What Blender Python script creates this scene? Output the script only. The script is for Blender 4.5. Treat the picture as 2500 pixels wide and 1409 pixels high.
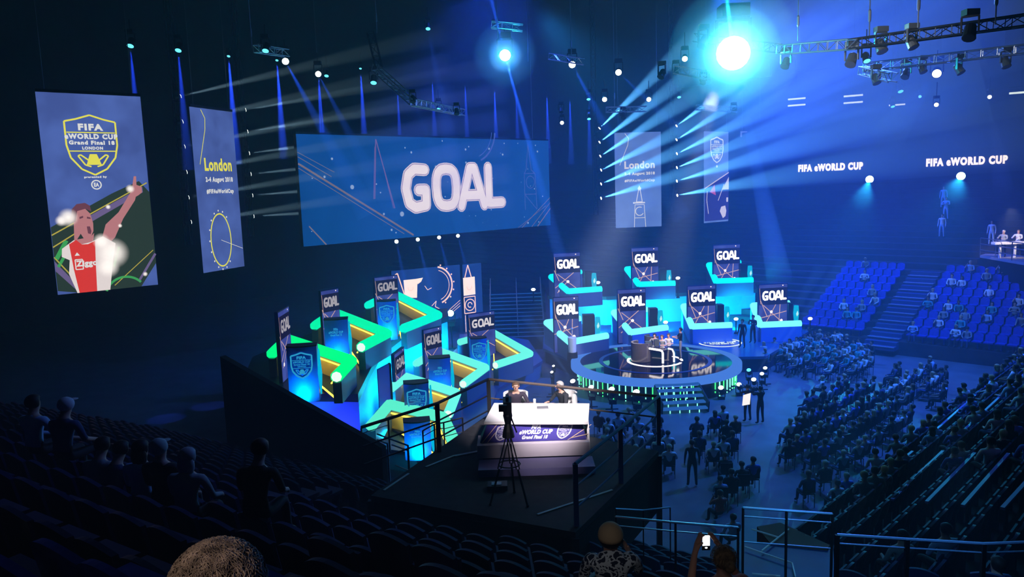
import bpy, bmesh, math, random
from mathutils import Vector, Matrix

random.seed(7)
scene = bpy.context.scene
for _o in list(bpy.data.objects):
    bpy.data.objects.remove(_o, do_unlink=True)
COL = scene.collection

# ---------------------------------------------------------------- camera
F_PX, CX, CY = 1875.0, 1250.0, 704.5
PITCH, ROLL, CAM_H = math.radians(7.5), math.radians(1.95), 10.5
FWD = Vector((0, math.cos(PITCH), -math.sin(PITCH)))
_r0 = Vector((1, 0, 0))
_u0 = Vector((0, math.sin(PITCH), math.cos(PITCH)))
RIGHT = math.cos(ROLL) * _r0 - math.sin(ROLL) * _u0
UP = math.sin(ROLL) * _r0 + math.cos(ROLL) * _u0
EYE = Vector((0, 0, CAM_H))
cam_data = bpy.data.cameras.new('camera')
cam_data.sensor_width = 36.0
cam_data.lens = F_PX / 2500.0 * 36.0
cam_data.clip_end = 500
cam_data.clip_start = 0.05
cam = bpy.data.objects.new('camera', cam_data)
COL.objects.link(cam)
cam.matrix_world = Matrix(((RIGHT.x, UP.x, -FWD.x, EYE.x), (RIGHT.y, UP.y, -FWD.y, EYE.y),
                           (RIGHT.z, UP.z, -FWD.z, EYE.z), (0, 0, 0, 1)))
scene.camera = cam


def ray(x, y):
    return (x - CX) / F_PX * RIGHT - (y - CY) / F_PX * UP + FWD


def at_z(x, y, z):
    """the point of the place on the level z that was measured at x, y"""
    d = ray(x, y)
    return EYE + d * ((z - CAM_H) / d.z)


def at_y(x, y, depth):
    d = ray(x, y)
    return EYE + d * (depth / d.y)


S2 = math.sqrt(0.5)


def uv(u, v, z=0.0):
    """arena axes: u runs along the end stand, v towards the big screen"""
    return Vector(((u - v) * S2, (u + v) * S2, z))


# ---------------------------------------------------------------- world, view
world = bpy.data.worlds.new('world')
scene.world = world
world.use_nodes = True
_bg = world.node_tree.nodes['Background']
_bg.inputs[0].default_value = (0.01, 0.02, 0.1, 1)
_bg.inputs[1].default_value = 0.0
_wv = world.node_tree.nodes.new('ShaderNodeVolumeScatter')     # thin stage haze everywhere in the hall
_wv.inputs['Density'].default_value = 0.009
_wv.inputs['Color'].default_value = (.5, .7, 1, 1)  # haze tinted blue to deepen the blue light of the hall
world.node_tree.links.new(_wv.outputs[0], world.node_tree.nodes['World Output'].inputs['Volume'])
world.cycles.volume_sampling = 'EQUIANGULAR'
vs = scene.view_settings
vs.view_transform = 'Standard'
vs.look = 'None'
vs.gamma = 1.0
vs.use_curve_mapping = False
vs.exposure = 0.0
cy = scene.cycles
cy.use_denoising = True
cy.max_bounces = 4
cy.diffuse_bounces = 1
cy.glossy_bounces = 2
cy.transmission_bounces = 2
cy.volume_bounces = 0
cy.transparent_max_bounces = 6
cy.sample_clamp_indirect = 4
cy.sample_clamp_direct = 0
cy.use_light_tree = True
cy.caustics_reflective = False
cy.caustics_refractive = False


# ---------------------------------------------------------------- lights
def light_object(name, data, loc, to=None):
    o = bpy.data.objects.new(name, data)
    COL.objects.link(o)
    o.location = loc
    if to is not None:
        o.rotation_euler = (Vector(to) - Vector(loc)).to_track_quat('-Z', 'Y').to_euler()
    return o


HAZE = []     # lamps whose beam shows in the haze: (lamp, length, density)


def spot(loc, to, watts, deg, color, blend=0.6, radius=0.06, name='spot_light', hz=None):
    d = bpy.data.lights.new(name, 'SPOT')
    d.energy = watts
    d.spot_size = math.radians(deg)
    d.spot_blend = blend
    d.color = color
    d.shadow_soft_size = radius
    loc, to = Vector(loc), Vector(to)
    if hz:
        HAZE.append((loc + (to - loc).normalized() * 0.15, (to - loc).normalized(), math.radians(deg) / 2, hz[0], hz[1]))
    return light_object(name, d, loc + (to - loc).normalized() * 0.15, to)


def bulb(loc, watts, color, radius=0.2, name='point_light'):
    d = bpy.data.lights.new(name, 'POINT')
    d.energy = watts
    d.color = color
    d.shadow_soft_size = radius
    return light_object(name, d, loc)


def panel_light(loc, to, watts, sx, sy, color, name='area_light'):
    d = bpy.data.lights.new(name, 'AREA')
    d.shape = 'RECTANGLE'
    d.size, d.size_y = sx, sy
    d.energy = watts
    d.color = color
    return light_object(name, d, loc, to)


BLUE = (0.02, 0.115, 1.0)
DEEP = (0.02, 0.07, 1.0)
SKY = (0.11, 0.47, 1.0)
CYAN = (0.02, 0.75, 1.0)
PALE = (0.55, 0.85, 1.0)
FIX = []      # (kind, lens point, aim point, lens colour, lens size, label, group) -> fixtures are built further down


def beam(sx, sy, sd, tx, ty, td, watts, deg, color, blend=0.5, hz=(9, .06)):
    a, b = at_y(sx, sy, sd), at_y(tx, ty, td)
    return spot(a, b, watts, deg, color, blend, hz=hz)


# side towers: six beams each
T1 = [(441, 235), (446, 297), (451, 358), (456, 420), (461, 482), (467, 542)]
T2 = [(600, 268), (605, 321), (609, 374), (613, 425), (617, 477), (620, 528)]
T3 = [(1464, 313), (1464, 347), (1466, 381), (1468, 415), (1468, 449), (1468, 484)]
T4 = [(1652, 307), (1652, 341), (1653, 375), (1653, 409), (1653, 442), (1654, 477)]
for i, (x, y) in enumerate(T1):
    a, b = at_y(x, y, 40), at_y(x + 400, y - 95 + i * 7, 46)
    spot(a, b, 11000, 5, PALE, hz=(17, .08))
    FIX.append(('head', a, b, (0.9, 1, 1), 0.16, i, 'left'))
for i, (x, y) in enumerate(T2):
    a, b = at_y(x, y, 45), at_y(x + 400, y - 70 + i * 9, 50)
    spot(a, b, 11000, 5, PALE, hz=(17, .08))
    FIX.append(('head', a, b, (0.9, 1, 1), 0.16, i, 'inner'))
for i, (x, y) in enumerate(T3):
    s = [0.95, 0.75, 0.65, 0.5, 0.42, 0.3][i]
    a, b = at_y(x, y, 56), at_y(x + 400, y - 400 * s, 50)
    spot(a, b, 50000, 11, SKY, hz=(24, .10))
    FIX.append(('head', a, b, (0.7, 1, 1), 0.2, i, 'right'))
for i, (x, y) in enumerate(T4):
    s = [0.72, 0.62, 0.5, 0.4, 0.3, 0.18][i]
    a, b = at_y(x, y, 58), at_y(x + 400, y - 400 * s, 50)
    spot(a, b, 50000, 11, SKY, hz=(24, .10))
    FIX.append(('head', a, b, (0.7, 1, 1), 0.2, i, 'outer'))
# the two brightest moving heads, each with a beam up and a beam down
B1, B2 = at_y(1790, 130, 30), at_y(1233, 135, 38)
B1N, B2N = B1 + (EYE - B1).normalized() * .8, B2 + (EYE - B2).normalized() * .6
spot(B1N, at_y(1768, -60, 29), 110000, 4, CYAN, hz=(12, .12))
spot(B1N, at_y(1895, 640, 50), 260000, 3.6, (0.01, 0.25, 1), hz=(28, .1))
bulb(B1N, 1500, (0.0, 0.6, 1.0), 0.35)
spot(B2N, at_y(1190, -40, 37), 45000, 4, BLUE, hz=(10, .12))
spot(B2N, at_y(1300, 380, 40), 80000, 4, BLUE, hz=(12, .12))
bulb(B2N, 300, (0.02, 0.4, 1.0), 0.2)
# row of narrow down beams at the back of the stage
DOWN = [(318, 113, 36, .5), (435, 124, 38, .5), (558, 138, 42, 1.3), (676, 148, 46, 1.4), (777, 181, 48, 1.2), (880, 168, 52, 1.1),
        (970, 215, 54, .5), (1055, 190, 56, .6), (1135, 200, 58, .6), (1207, 215, 60, 1.0), (1260, 225, 61, .5),
        (1335, 228, 64, 1.0), (1391, 235, 66, .8), (1437, 242, 68, .8)]
for x, y, d, k in DOWN:
    a = at_y(x, y, d)
    spot(a, a + Vector((0, 0, -10)), 30000 * k, 6.5, DEEP, hz=(5.5, .2))
for x, y, tx, ty, d, k in [(697, 150, 800, 340, 42, 2.0), (777, 181, 860, 340, 44, 1.0), (1397, 158, 1500, 350, 44, 2.0),
                           (1510, 177, 1640, 300, 46, 1.2), (1476, 243, 1540, 340, 50, .7), (968, 590, 990, 700, 50, .8), (1020, 585, 1050, 700, 52, .8),
                           (1072, 580, 1105, 700, 54, .8), (1118, 576, 1150, 700, 55, .8), (1045, 72, 1060, 150, 44, .3),
                           (1005, 235, 1060, 370, 40, .3)]:
    beam(x, y, d, tx, ty, d, 7000 * k, 9, BLUE)
# house lights on the right
beam(2287, 180, 40, 2200, 290, 46, 1500, 14, BLUE)
beam(2286, 256, 42, 2160, 268, 44, 900, 8, SKY)
beam(2416, 237, 46, 2440, 400, 50, 700, 8, PALE)
for _x, _y, _tx, _ty in ((2123, 438, 2098, 512), (2346, 430, 2318, 502)):
    _d = ray(_x, _y)
    spot(EYE + _d * (67.6 / ((_d.x + _d.y) * S2)), at_y(_tx, _ty, 57 if _x < 2200 else 51), 22000, 17, (0.02, 0.5, 1), .8, hz=(7, .05))
# floor lights by the round stage, beaming up
for x, y, tx, ty, k in [(1443, 945, 1370, 700, 1), (1493, 950, 1420, 560, .6), (1553, 957, 1500, 700, 1.2), (1398, 930, 1290, 780, 1),
                        (1760, 946, 1880, 700, .8), (1866, 899, 2150, 520, 1), (1840, 926, 2070, 540, .8)]:
    beam(x, y, 37, tx, ty, 45, 3500 * k, 4.5, (0.2, 0.4, 1))
# added broad blue fill from above, no fixtures stand for it
spot(uv(40, 10, 26), uv(38, 22, 0), 90000, 95, BLUE, 1.0, 1.0)
spot(uv(52, 30, 24), uv(52, 14, 3), 80000, 90, DEEP, 1.0, 1.0)
spot(uv(30, 30, 24), uv(36, 40, 1), 30000, 85, DEEP, 1.0, 1.0)
bulb(at_y(2050, 60, 36), 1800, (0.08, 0.2, .9), 1.5)  # added bulb brightening the upper right haze
spot(uv(46, 42, 24), uv(39, 15, 0), 22000, 46, (.04, .36, 1), 1.0, .8)  # added cyan rim light over the crowd


# ================================================================ materials
MATS = {}


def mat(name, color, rough=0.6, metal=0.0, noise=0.0, scale=8.0, spec=0.3):
    if name in MATS:
        return MATS[name]
    m = bpy.data.materials.new(name)
    m.use_nodes = True
    nt = m.node_tree
    b = nt.nodes['Principled BSDF']
    b.inputs['Base Color'].default_value = (*color, 1)
    b.inputs['Roughness'].default_value = rough
    b.inputs['Metallic'].default_value = metal
    b.inputs['Specular IOR Level'].default_value = spec
    if noise:
        tc = nt.nodes.new('ShaderNodeTexCoord')
        n = nt.nodes.new('ShaderNodeTexNoise')
        n.inputs['Scale'].default_value = scale
        n.inputs['Detail'].default_value = 4
        r = nt.nodes.new('ShaderNodeValToRGB')
        r.color_ramp.elements[0].color = (*[c * (1 - noise) for c in color], 1)
        r.color_ramp.elements[1].color = (*[min(1, c * (1 + noise)) for c in color], 1)
        r.color_ramp.elements[0].position = 0.3
        r.color_ramp.elements[1].position = 0.7
        nt.links.new(tc.outputs['Object'], n.inputs['Vector'])
        nt.links.new(n.outputs['Fac'], r.inputs['Fac'])
        nt.links.new(r.outputs['Color'], b.inputs['Base Color'])
    MATS[name] = m
    return m


def glow(name, color, strength=1.0, noise=0.0, scale=1.0, color2=None, sample=False):
    """an emitting surface"""
    if name in MATS:
        return MATS[name]
    m = bpy.data.materials.new(name)
    m.use_nodes = True
    nt = m.node_tree
    nt.nodes.clear()
    out = nt.nodes.new('ShaderNodeOutputMaterial')
    e = nt.nodes.new('ShaderNodeEmission')
    e.inputs['Color'].default_value = (*color, 1)
    e.inputs['Strength'].default_value = strength
    nt.links.new(e.outputs[0], out.inputs['Surface'])
    if color2 is not None:
        tc = nt.nodes.new('ShaderNodeTexCoord')
        n = nt.nodes.new('ShaderNodeTexNoise')
        n.inputs['Scale'].default_value = scale
        n.inputs['Detail'].default_value = 3
        r = nt.nodes.new('ShaderNodeValToRGB')
        r.color_ramp.elements[0].color = (*color, 1)
        r.color_ramp.elements[1].color = (*color2, 1)
        r.color_ramp.elements[0].position = 0.35
        r.color_ramp.elements[1].position = 0.65
        nt.links.new(tc.outputs['Object'], n.inputs['Vector'])
        nt.links.new(n.outputs['Fac'], r.inputs['Fac'])
        nt.links.new(r.outputs['Color'], e.inputs['Color'])
    if not sample:
        m.cycles.emission_sampling = 'NONE'
    MATS[name] = m
    return m


M_BLACK = mat('black_painted_steel', (0.012, 0.012, 0.015), 0.45)
M_DARK = mat('dark_stage_deck', (0.02, 0.022, 0.035), 0.4, noise=0.3)
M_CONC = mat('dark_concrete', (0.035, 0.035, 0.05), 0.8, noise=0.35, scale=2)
M_FLOOR = mat('arena_floor', (0.12, 0.13, 0.15), 0.5, noise=0.25, scale=1)
M_DRAPE = mat('black_drape', (0.01, 0.01, 0.012), 0.9)
M_METAL = mat('aluminium', (0.6, 0.6, 0.62), 0.3, 0.9)
M_STEEL = mat('brushed_rail', (0.35, 0.37, 0.42), 0.3, 0.8)
M_WHITE = mat('white_laminate', (0.85, 0.83, 0.85), 0.5)
M_DESK = mat('blue_grey_panel', (0.16, 0.2, 0.3), 0.5)
M_STAGE = mat('stage_blue_panel', (0.15, 0.32, 0.8), 0.5)
M_TAN = mat('tan_panel', (0.6, 0.5, 0.2), 0.6)
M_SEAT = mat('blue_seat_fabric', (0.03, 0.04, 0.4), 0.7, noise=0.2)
M_SEATD = mat('shaded_seat_fabric', (0.015, 0.02, 0.10), 0.6)  # seat blue darkened, the shade of the unlit stands put into the colour
M_GLOSS = mat('gloss_black_stage', (0.008, 0.008, 0.012), 0.06, spec=0.6)
M_RINGB = mat('grey_blue_ring', (0.12, 0.25, 0.6), 0.4)
M_SKIN = mat('skin', (0.55, 0.32, 0.24), 0.6)
M_SKIN2 = mat('skin_deep', (0.3, 0.16, 0.11), 0.6)
M_NAVY = mat('navy_panel', (0.01, 0.02, 0.09), 0.5)


# ================================================================ meshes
class MB:
    def __init__(self):
        self.v, self.f, self.mi = [], [], []

    def add(self, vs_, fs_, mi=0):
        n = len(self.v)
        self.v += [Vector(p) for p in vs_]
        self.f += [tuple(i + n for i in f) for f in fs_]
        self.mi += [mi] * len(fs_)
        return self

    def hexa(self, c8, mi=0):
        return self.add(c8, [(0, 3, 2, 1), (4, 5, 6, 7), (0, 1, 5, 4), (1, 2, 6, 5), (2, 3, 7, 6), (3, 0, 4, 7)], mi)

    def box(self, lo, hi, mi=0):
        x0, y0, z0 = lo
        x1, y1, z1 = hi
        return self.hexa([(x0, y0, z0), (x1, y0, z0), (x1, y1, z0), (x0, y1, z0), (x0, y0, z1), (x1, y0, z1), (x1, y1, z1), (x0, y1, z1)], mi)

    def beam(self, a, b, w, h, mi=0, up=(0, 0, 1)):
        """bar from a to b, w wide, h high, centred"""
        a, b = Vector(a), Vector(b)
        d = (b - a).normalized()
        up = Vector(up)
        if abs(d.dot(up)) > 0.98:
            up = Vector((1, 0, 0))
        s = d.cross(up).normalized()
        t = s.cross(d).normalized()
        s, t = s * w / 2, t * h / 2
        return self.hexa([a - s - t, a + s - t, b + s - t, b - s - t, a - s + t, a + s + t, b + s + t, b - s + t], mi)

    def slab(self, pts, z0, z1, mi=0):
        n = len(pts)
        vs_ = [(p[0], p[1], z0) for p in pts] + [(p[0], p[1], z1) for p in pts]
        fs_ = [tuple(range(n - 1, -1, -1)), tuple(range(n, 2 * n))] + [(i, (i + 1) % n, (i + 1) % n + n, i + n) for i in range(n)]
        return self.add(vs_, fs_, mi)

    def tube(self, pts, r, n=8, mi=0, phase=0.0, caps=True):
        pts = [Vector(p) for p in pts]
        rs = r if isinstance(r, (list, tuple)) else [r] * len(pts)
        rings = []
        prev = None
        for i, p in enumerate(pts):
            d = (pts[min(i + 1, len(pts) - 1)] - pts[max(i - 1, 0)]).normalized()
            ref = Vector((0, 0, 1)) if abs(d.z) < 0.95 else Vector((0, 1, 0))
            s = d.cross(ref).normalized()
            if prev is not None and s.dot(prev) < 0:
                s = -s
            prev = s
            t = s.cross(d)
            rings.append([p + (s * math.cos(a) + t * math.sin(a)) * rs[i] for a in [phase + 2 * math.pi * k / n for k in range(n)]])
        vs_ = [q for ring in rings for q in ring]
        fs_ = []
        for i in range(len(pts) - 1):
            for k in range(n):
                fs_.append((i * n + k, i * n + (k + 1) % n, (i + 1) * n + (k + 1) % n, (i + 1) * n + k))
        if caps:
            fs_ += [tuple(range(n - 1, -1, -1)), tuple((len(pts) - 1) * n + k for k in range(n))]
        return self.add(vs_, fs_, mi)

    def ring(self, c, r0, r1, z0, z1, n=64, a0=0, a1=2 * math.pi, mi=0):
        full = abs(a1 - a0 - 2 * math.pi) < 1e-6
        m = n if full else n + 1
        vs_ = []
        for k in range(m):
            a = a0 + (a1 - a0) * k / n
            ca, sa = math.cos(a), math.sin(a)
            for r, z in ((r0, z0), (r1, z0), (r1, z1), (r0, z1)):
                vs_.append((c[0] + r * ca, c[1] + r * sa, z))
        fs_ = []
        for k in range(n):
            j = (k + 1) % m
            for q in range(4):
                fs_.append((k * 4 + q, j * 4 + q, j * 4 + (q + 1) % 4, k * 4 + (q + 1) % 4))
        if not full:
            fs_ += [(3, 2, 1, 0), (n * 4, n * 4 + 1, n * 4 + 2, n * 4 + 3)]
        return self.add(vs_, fs_, mi)

    def disc(self, c, r, z0, z1, n=48, mi=0):
        return self.slab([(c[0] + r * math.cos(2 * math.pi * k / n), c[1] + r * math.sin(2 * math.pi * k / n)) for k in range(n)], z0, z1, mi)

    def ball(self, c, r, n=12, m=8, mi=0, sc=(1, 1, 1)):
        vs_, fs_ = [], []
        for j in range(m + 1):
            th = math.pi * j / m
            for k in range(n):
                a = 2 * math.pi * k / n
                vs_.append((c[0] + r * sc[0] * math.sin(th) * math.cos(a), c[1] + r * sc[1] * math.sin(th) * math.sin(a), c[2] + r * sc[2] * math.cos(th)))
        for j in range(m):
            for k in range(n):
                fs_.append((j * n + k, (j + 1) * n + k, (j + 1) * n + (k + 1) % n, j * n + (k + 1) % n))
        return self.add(vs_, fs_, mi)

    def lathe(self, prof, n=16, c=(0, 0, 0), mi=0, axis=None):
        """prof: (radius, height) pairs; turned about z, or about axis"""
        q = Vector((0, 0, 1)).rotation_difference(Vector(axis).normalized()) if axis is not None else None
        vs_ = []
        for r, h in prof:
            for k in range(n):
                a = 2 * math.pi * k / n
                p = Vector((r * math.cos(a), r * math.sin(a), h))
                vs_.append((q @ p if q else p) + Vector(c))
        fs_ = [(j * n + k, j * n + (k + 1) % n, (j + 1) * n + (k + 1) % n, (j + 1) * n + k) for j in range(len(prof) - 1) for k in range(n)]
        fs_ += [tuple(range(n - 1, -1, -1)), tuple((len(prof) - 1) * n + k for k in range(n))]
        return self.add(vs_, fs_, mi)

    def mesh(self, name, mats, smooth=False):
        me = bpy.data.meshes.new(name)
        me.from_pydata([tuple(p) for p in self.v], [], self.f)
        for m_ in (mats if isinstance(mats, (list, tuple)) else [mats]):
            me.materials.append(m_)
        me.polygons.foreach_set('material_index', self.mi)
        bm = bmesh.new()
        bm.from_mesh(me)
        bmesh.ops.recalc_face_normals(bm, faces=bm.faces)
        bm.to_mesh(me)
        bm.free()
        if smooth:
            me.polygons.foreach_set('use_smooth', [True] * len(me.polygons))
        me.update()
        return me

    def build(self, name, mats, parent=None, smooth=False, label=None):
        o = bpy.data.objects.new(name, self.mesh(name, mats, smooth))
        COL.objects.link(o)
        if parent is not None:
            o.parent = parent
            o.matrix_parent_inverse = parent.matrix_basis.inverted()
        if label:
            o['label'] = label
        return o


def thing(name, label, cat, loc=(0, 0, 0), group=None, rz=0.0):
    o = bpy.data.objects.new(name, None)
    COL.objects.link(o)
    o.empty_display_size = 0.1
    o.location = loc
    o.rotation_euler = (0, 0, rz)
    o['label'], o['category'] = label, cat
    if group:
        o['group'] = group
    return o


def tag(o, label, cat, group=None):
    o['label'], o['category'] = label, cat
    if group:
        o['group'] = group
    return o


def struct(o):
    o['kind'] = 'structure'
    return o


def copy_tree(o, parent=None):
    c = o.copy()
    COL.objects.link(c)
    if parent is not None:
        c.parent = parent
    for ch in list(o.children):
        copy_tree(ch, c)
    return c


# ---------------------------------------------------------------- lettering
_TEXT, _TSIZE = {}, {}


def text_size(s, bold):
    text_data(s, bold, 0.0)
    return _TSIZE[(s, bold, 0.0)]


def text_data(s, bold, shear=0.0):
    """outline polygons of a word as a flat mesh, scaled into the unit box"""
    k = (s, bold, shear)
    if k in _TEXT:
        return _TEXT[k]
    c = bpy.data.curves.new('lettering', 'FONT')
    c.body = s
    c.offset = bold
    c.shear = shear
    c.resolution_u = 3
    c.space_character = 1.1 if bold < .06 else 1.22
    o = bpy.data.objects.new('lettering', c)
    COL.objects.link(o)
    bpy.context.view_layer.update()
    me = bpy.data.meshes.new_from_object(o.evaluated_get(bpy.context.evaluated_depsgraph_get()))
    vs_ = [v.co.copy() for v in me.vertices]
    fs_ = [tuple(p.vertices) for p in me.polygons]
    bpy.data.objects.remove(o)
    bpy.data.curves.remove(c)
    bpy.data.meshes.remove(me)
    x0, x1 = min(v.x for v in vs_), max(v.x for v in vs_)
    y0, y1 = min(v.y for v in vs_), max(v.y for v in vs_)
    pts = [((v.x - x0) / (x1 - x0), (v.y - y0) / (y1 - y0)) for v in vs_]
    _TEXT[k] = (pts, fs_)
    _TSIZE[k] = (x1 - x0, y1 - y0)
    return _TEXT[k]


class Panel:
    """a flat rectangle in the place: corners bottom left, bottom right, top left; art in 0..1 units"""

    def __init__(self, bl, br, tl):
        self.o, self.x, self.y = Vector(bl), Vector(br) - Vector(bl), Vector(tl) - Vector(bl)
        self.n = self.x.cross(self.y).normalized()
        self.asp = self.x.length / self.y.length

    def p(self, s, t, h=0.0):
        return self.o + self.x * s + self.y * t + self.n * h

    def poly(self, mb, pts, h=0.01, mi=0):
        return mb.add([self.p(s, t, h) for s, t in pts], [tuple(range(len(pts)))], mi)

    def line(self, mb, a, b, w, h=0.012, mi=0, w2=None):
        """straight stripe, w as a share of the height"""
        ax, ay, bx, by = a[0] * self.asp, a[1], b[0] * self.asp, b[1]
        L = math.hypot(bx - ax, by - ay) or 1e-6
        nx, ny = -(by - ay) / L / 2, (bx - ax) / L / 2
        w2 = w if w2 is None else w2
        q = [(ax + nx * w, ay + ny * w), (ax - nx * w, ay - ny * w), (bx - nx * w2, by - ny * w2), (bx + nx * w2, by + ny * w2)]
        return self.poly(mb, [(x / self.asp, y) for x, y in q], h, mi)

    def path(self, mb, pts, w, h=0.012, mi=0, closed=False):
        q = list(pts) + ([pts[0]] if closed else [])
        for a, b in zip(q, q[1:]):
            self.line(mb, a, b, w, h, mi)
        return mb

    def arc(self, mb, c, r, a0, a1, w, h=0.012, mi=0, n=20, sx=1.0):
        pts = [(c[0] + sx * r * math.cos(math.radians(a0 + (a1 - a0) * k / n)) / self.asp, c[1] + r * math.sin(math.radians(a0 + (a1 - a0) * k / n))) for k in range(n + 1)]
        return self.path(mb, pts, w, h, mi)

    def dot(self, mb, c, r, h=0.014, mi=0, n=8):
        return self.poly(mb, [(c[0] + r * math.cos(2 * math.pi * k / n) / self.asp, c[1] + r * math.sin(2 * math.pi * k / n)) for k in range(n)], h, mi)

    def text(self, mb, s, x0, y0, x1, y1, bold=0.03, h=0.016, mi=0, shear=0.0, skew=0.0):
        pts, fs_ = text_data(s, bold, shear)
        return mb.add([self.p(x0 + (x1 - x0) * a, y0 + (y1 - y0) * b + skew * a, h) for a, b in pts], fs_, mi)

    def goal(self, mb, x0, y0, x1, y1, w=.2, h=.016, mi=0):
        """the word GOAL in rounded bold strokes; w is the stroke as a share of the letter height"""
        hh = y1 - y0
        om = [(.5 + .33 * math.copysign(abs(math.cos(a)) ** .7, math.cos(a)), .5 + .42 * math.copysign(abs(math.sin(a)) ** .7, math.sin(a))) for a in [2 * math.pi * k / 16 for k in range(16)]]
        L = [(0.0, .86, [[(.80, .90), (.42, .92), (.2, .8), (.1, .5), (.2, .18), (.42, .08), (.8, .12), (.8, .46), (.55, .46)]]),
             (.86, 1.0, [om + [om[0]]]), (1.78, .92, [[(.06, .06), (.42, .93), (.58, .93), (.94, .06)], [(.28, .30), (.74, .30)]]), (2.74, .62, [[(.12, .94), (.12, .1), (.9, .1)]])]
        sx = (x1 - x0) / 3.36
        for ox, ww, strokes in L:
            for st in strokes:
                pts = [(x0 + (ox + px * ww) * sx, y0 + py * hh) for px, py in st]
                self.path(mb, pts, w * hh, h, mi)
                for p in pts:
                    self.dot(mb, p, w * hh / 2, h, mi, 10)
        return mb

    def slab(self, mb, thick=0.1, mi=0, grow=0.0):
        g = grow
        f = [self.p(-g, -g), self.p(1 + g, -g), self.p(1 + g, 1 + g), self.p(-g, 1 + g)]
        b = [q - self.n * thick for q in f]
        return mb.hexa(b + f, mi)


def crest(pn, mb, cx, cy, hh, mi=0, mi2=None, h=0.02, words=True, w=0.06, text=True):
    """shield badge: hh is its height as a share of the panel"""
    a = hh / 2
    k = 0.78 / pn.asp
    out = [(0, 1), (0.55, 0.86), (1, 0.78), (1, 0.0), (0.88, -0.42), (0.5, -0.8), (0, -1), (-0.5, -0.8), (-0.88, -0.42), (-1, 0.0), (-1, 0.78), (-0.55, 0.86)]
    pts = [(cx + x * a * k, cy + y * a) for x, y in out]
    pn.path(mb, pts, hh * w, h, mi, closed=True)
    if words:
        m2 = mi if mi2 is None else mi2
        if text:
            pn.text(mb, 'FIFA', cx - .45 * a * k, cy + .5 * a, cx + .45 * a * k, cy + .74 * a, 0.05, h, m2)
        pn.line(mb, (cx - .95 * a * k, cy + .42 * a), (cx + .95 * a * k, cy + .42 * a), hh * .018, h, m2)
        if text:
            pn.text(mb, 'eWORLD CUP', cx - .82 * a * k, cy + .2 * a, cx + .82 * a * k, cy + .36 * a, 0.035, h, m2)
        if text:
            pn.text(mb, 'Grand Final 18', cx - .75 * a * k, cy + .02 * a, cx + .75 * a * k, cy + .16 * a, 0.035, h, m2)
        if text:
            pn.text(mb, 'LONDON', cx - .4 * a * k, cy - .12 * a, cx + .4 * a * k, cy - .02 * a, 0.03, h, m2)
        pn.line(mb, (cx - .93 * a * k, cy - .2 * a), (cx + .93 * a * k, cy - .2 * a), hh * .018, h, m2)
        for s in (-1, 1):
            pn.path(mb, [(cx + s * .12 * a * k, cy - .72 * a), (cx + s * .35 * a * k, cy - .66 * a), (cx + s * .6 * a * k, cy - .36 * a), (cx + s * .5 * a * k, cy - .32 * a), (cx + s * .18 * a * k, cy - .52 * a)], hh * .025, h, m2)
        pn.poly(mb, [(cx - .3 * a * k, cy - .66 * a), (cx + .3 * a * k, cy - .66 * a), (cx + .14 * a * k, cy - .3 * a), (cx - .14 * a * k, cy - .3 * a)], h + .001, mi)
    return mb


# ================================================================ the arena shell
SD, TD = Vector((.545, .838, 0)), Vector((-.838, .545, 0))     # the side stand faces SD, its rows run along TD


def side_s(u, v):
    p = uv(u, v)
    return p.dot(SD)


def zL(s):
    return 1.6 + 0.385 * max(0, (15.9 - s) / 0.85) if s < 15.9 else 0


def zE(v):
    return 1.6 + 0.385 * max(0, (8 - v) / 0.8) if v < 8 else 0


def zO(u):
    return 0.8 + 0.37 * (u - 47) / 0.85 if u > 47 else 0


def ground(u, v, snap=True):
    """height of the terraces and the floor at a point"""
    def q(z, base, st):
        return base + math.floor(max(0, z - base) / st + 0.02) * st if snap else z
    h = 0.0
    s = side_s(u, v)
    if s < 15.9:
        h = max(h, q(zL(s), 1.6, .385))
    if v < 8:
        h = max(h, q(zE(v), 1.6, .385))
    if u > 47 and v < 60:
        h = max(h, q(zO(u), .8, .37))
    return h


def at_ground(x, y, up=0.0, snap=True):
    """walk along the sight line to where it is UP above the terraces"""
    d = ray(x, y)
    t = 0.6
    while t < 120:
        p = EYE + d * t
        u, v = (p.x + p.y) * S2, (p.y - p.x) * S2
        if p.z - up <= ground(u, v, False):
            break
        t += 0.05
    return Vector((p.x, p.y, ground(u, v, snap)))


def quad_uv(mb, u0, u1, v0, v1, z0, z1, mi=0):
    mb.slab([uv(u0, v0), uv(u1, v0), uv(u1, v1), uv(u0, v1)], z0, z1, mi)


mb = MB()
quad_uv(mb, -25, 90, -30, 75, -0.3, 0)
struct(mb.build('floor', M_FLOOR))
mb = MB()
quad_uv(mb, -25, 90, -30, 75, 36, 36.4)
struct(mb.build('ceiling', M_CONC))
for nm, a in (('wall_left', (-25, -24.6, -30, 75)), ('wall_right', (90, 90.4, -30, 75)), ('wall_front', (-25, 90, 75, 75.4)), ('wall_back', (-25, 90, -30.4, -30))):
    mb = MB()
    quad_uv(mb, *a, 0, 36)
    struct(mb.build(nm, M_CONC))

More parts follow.
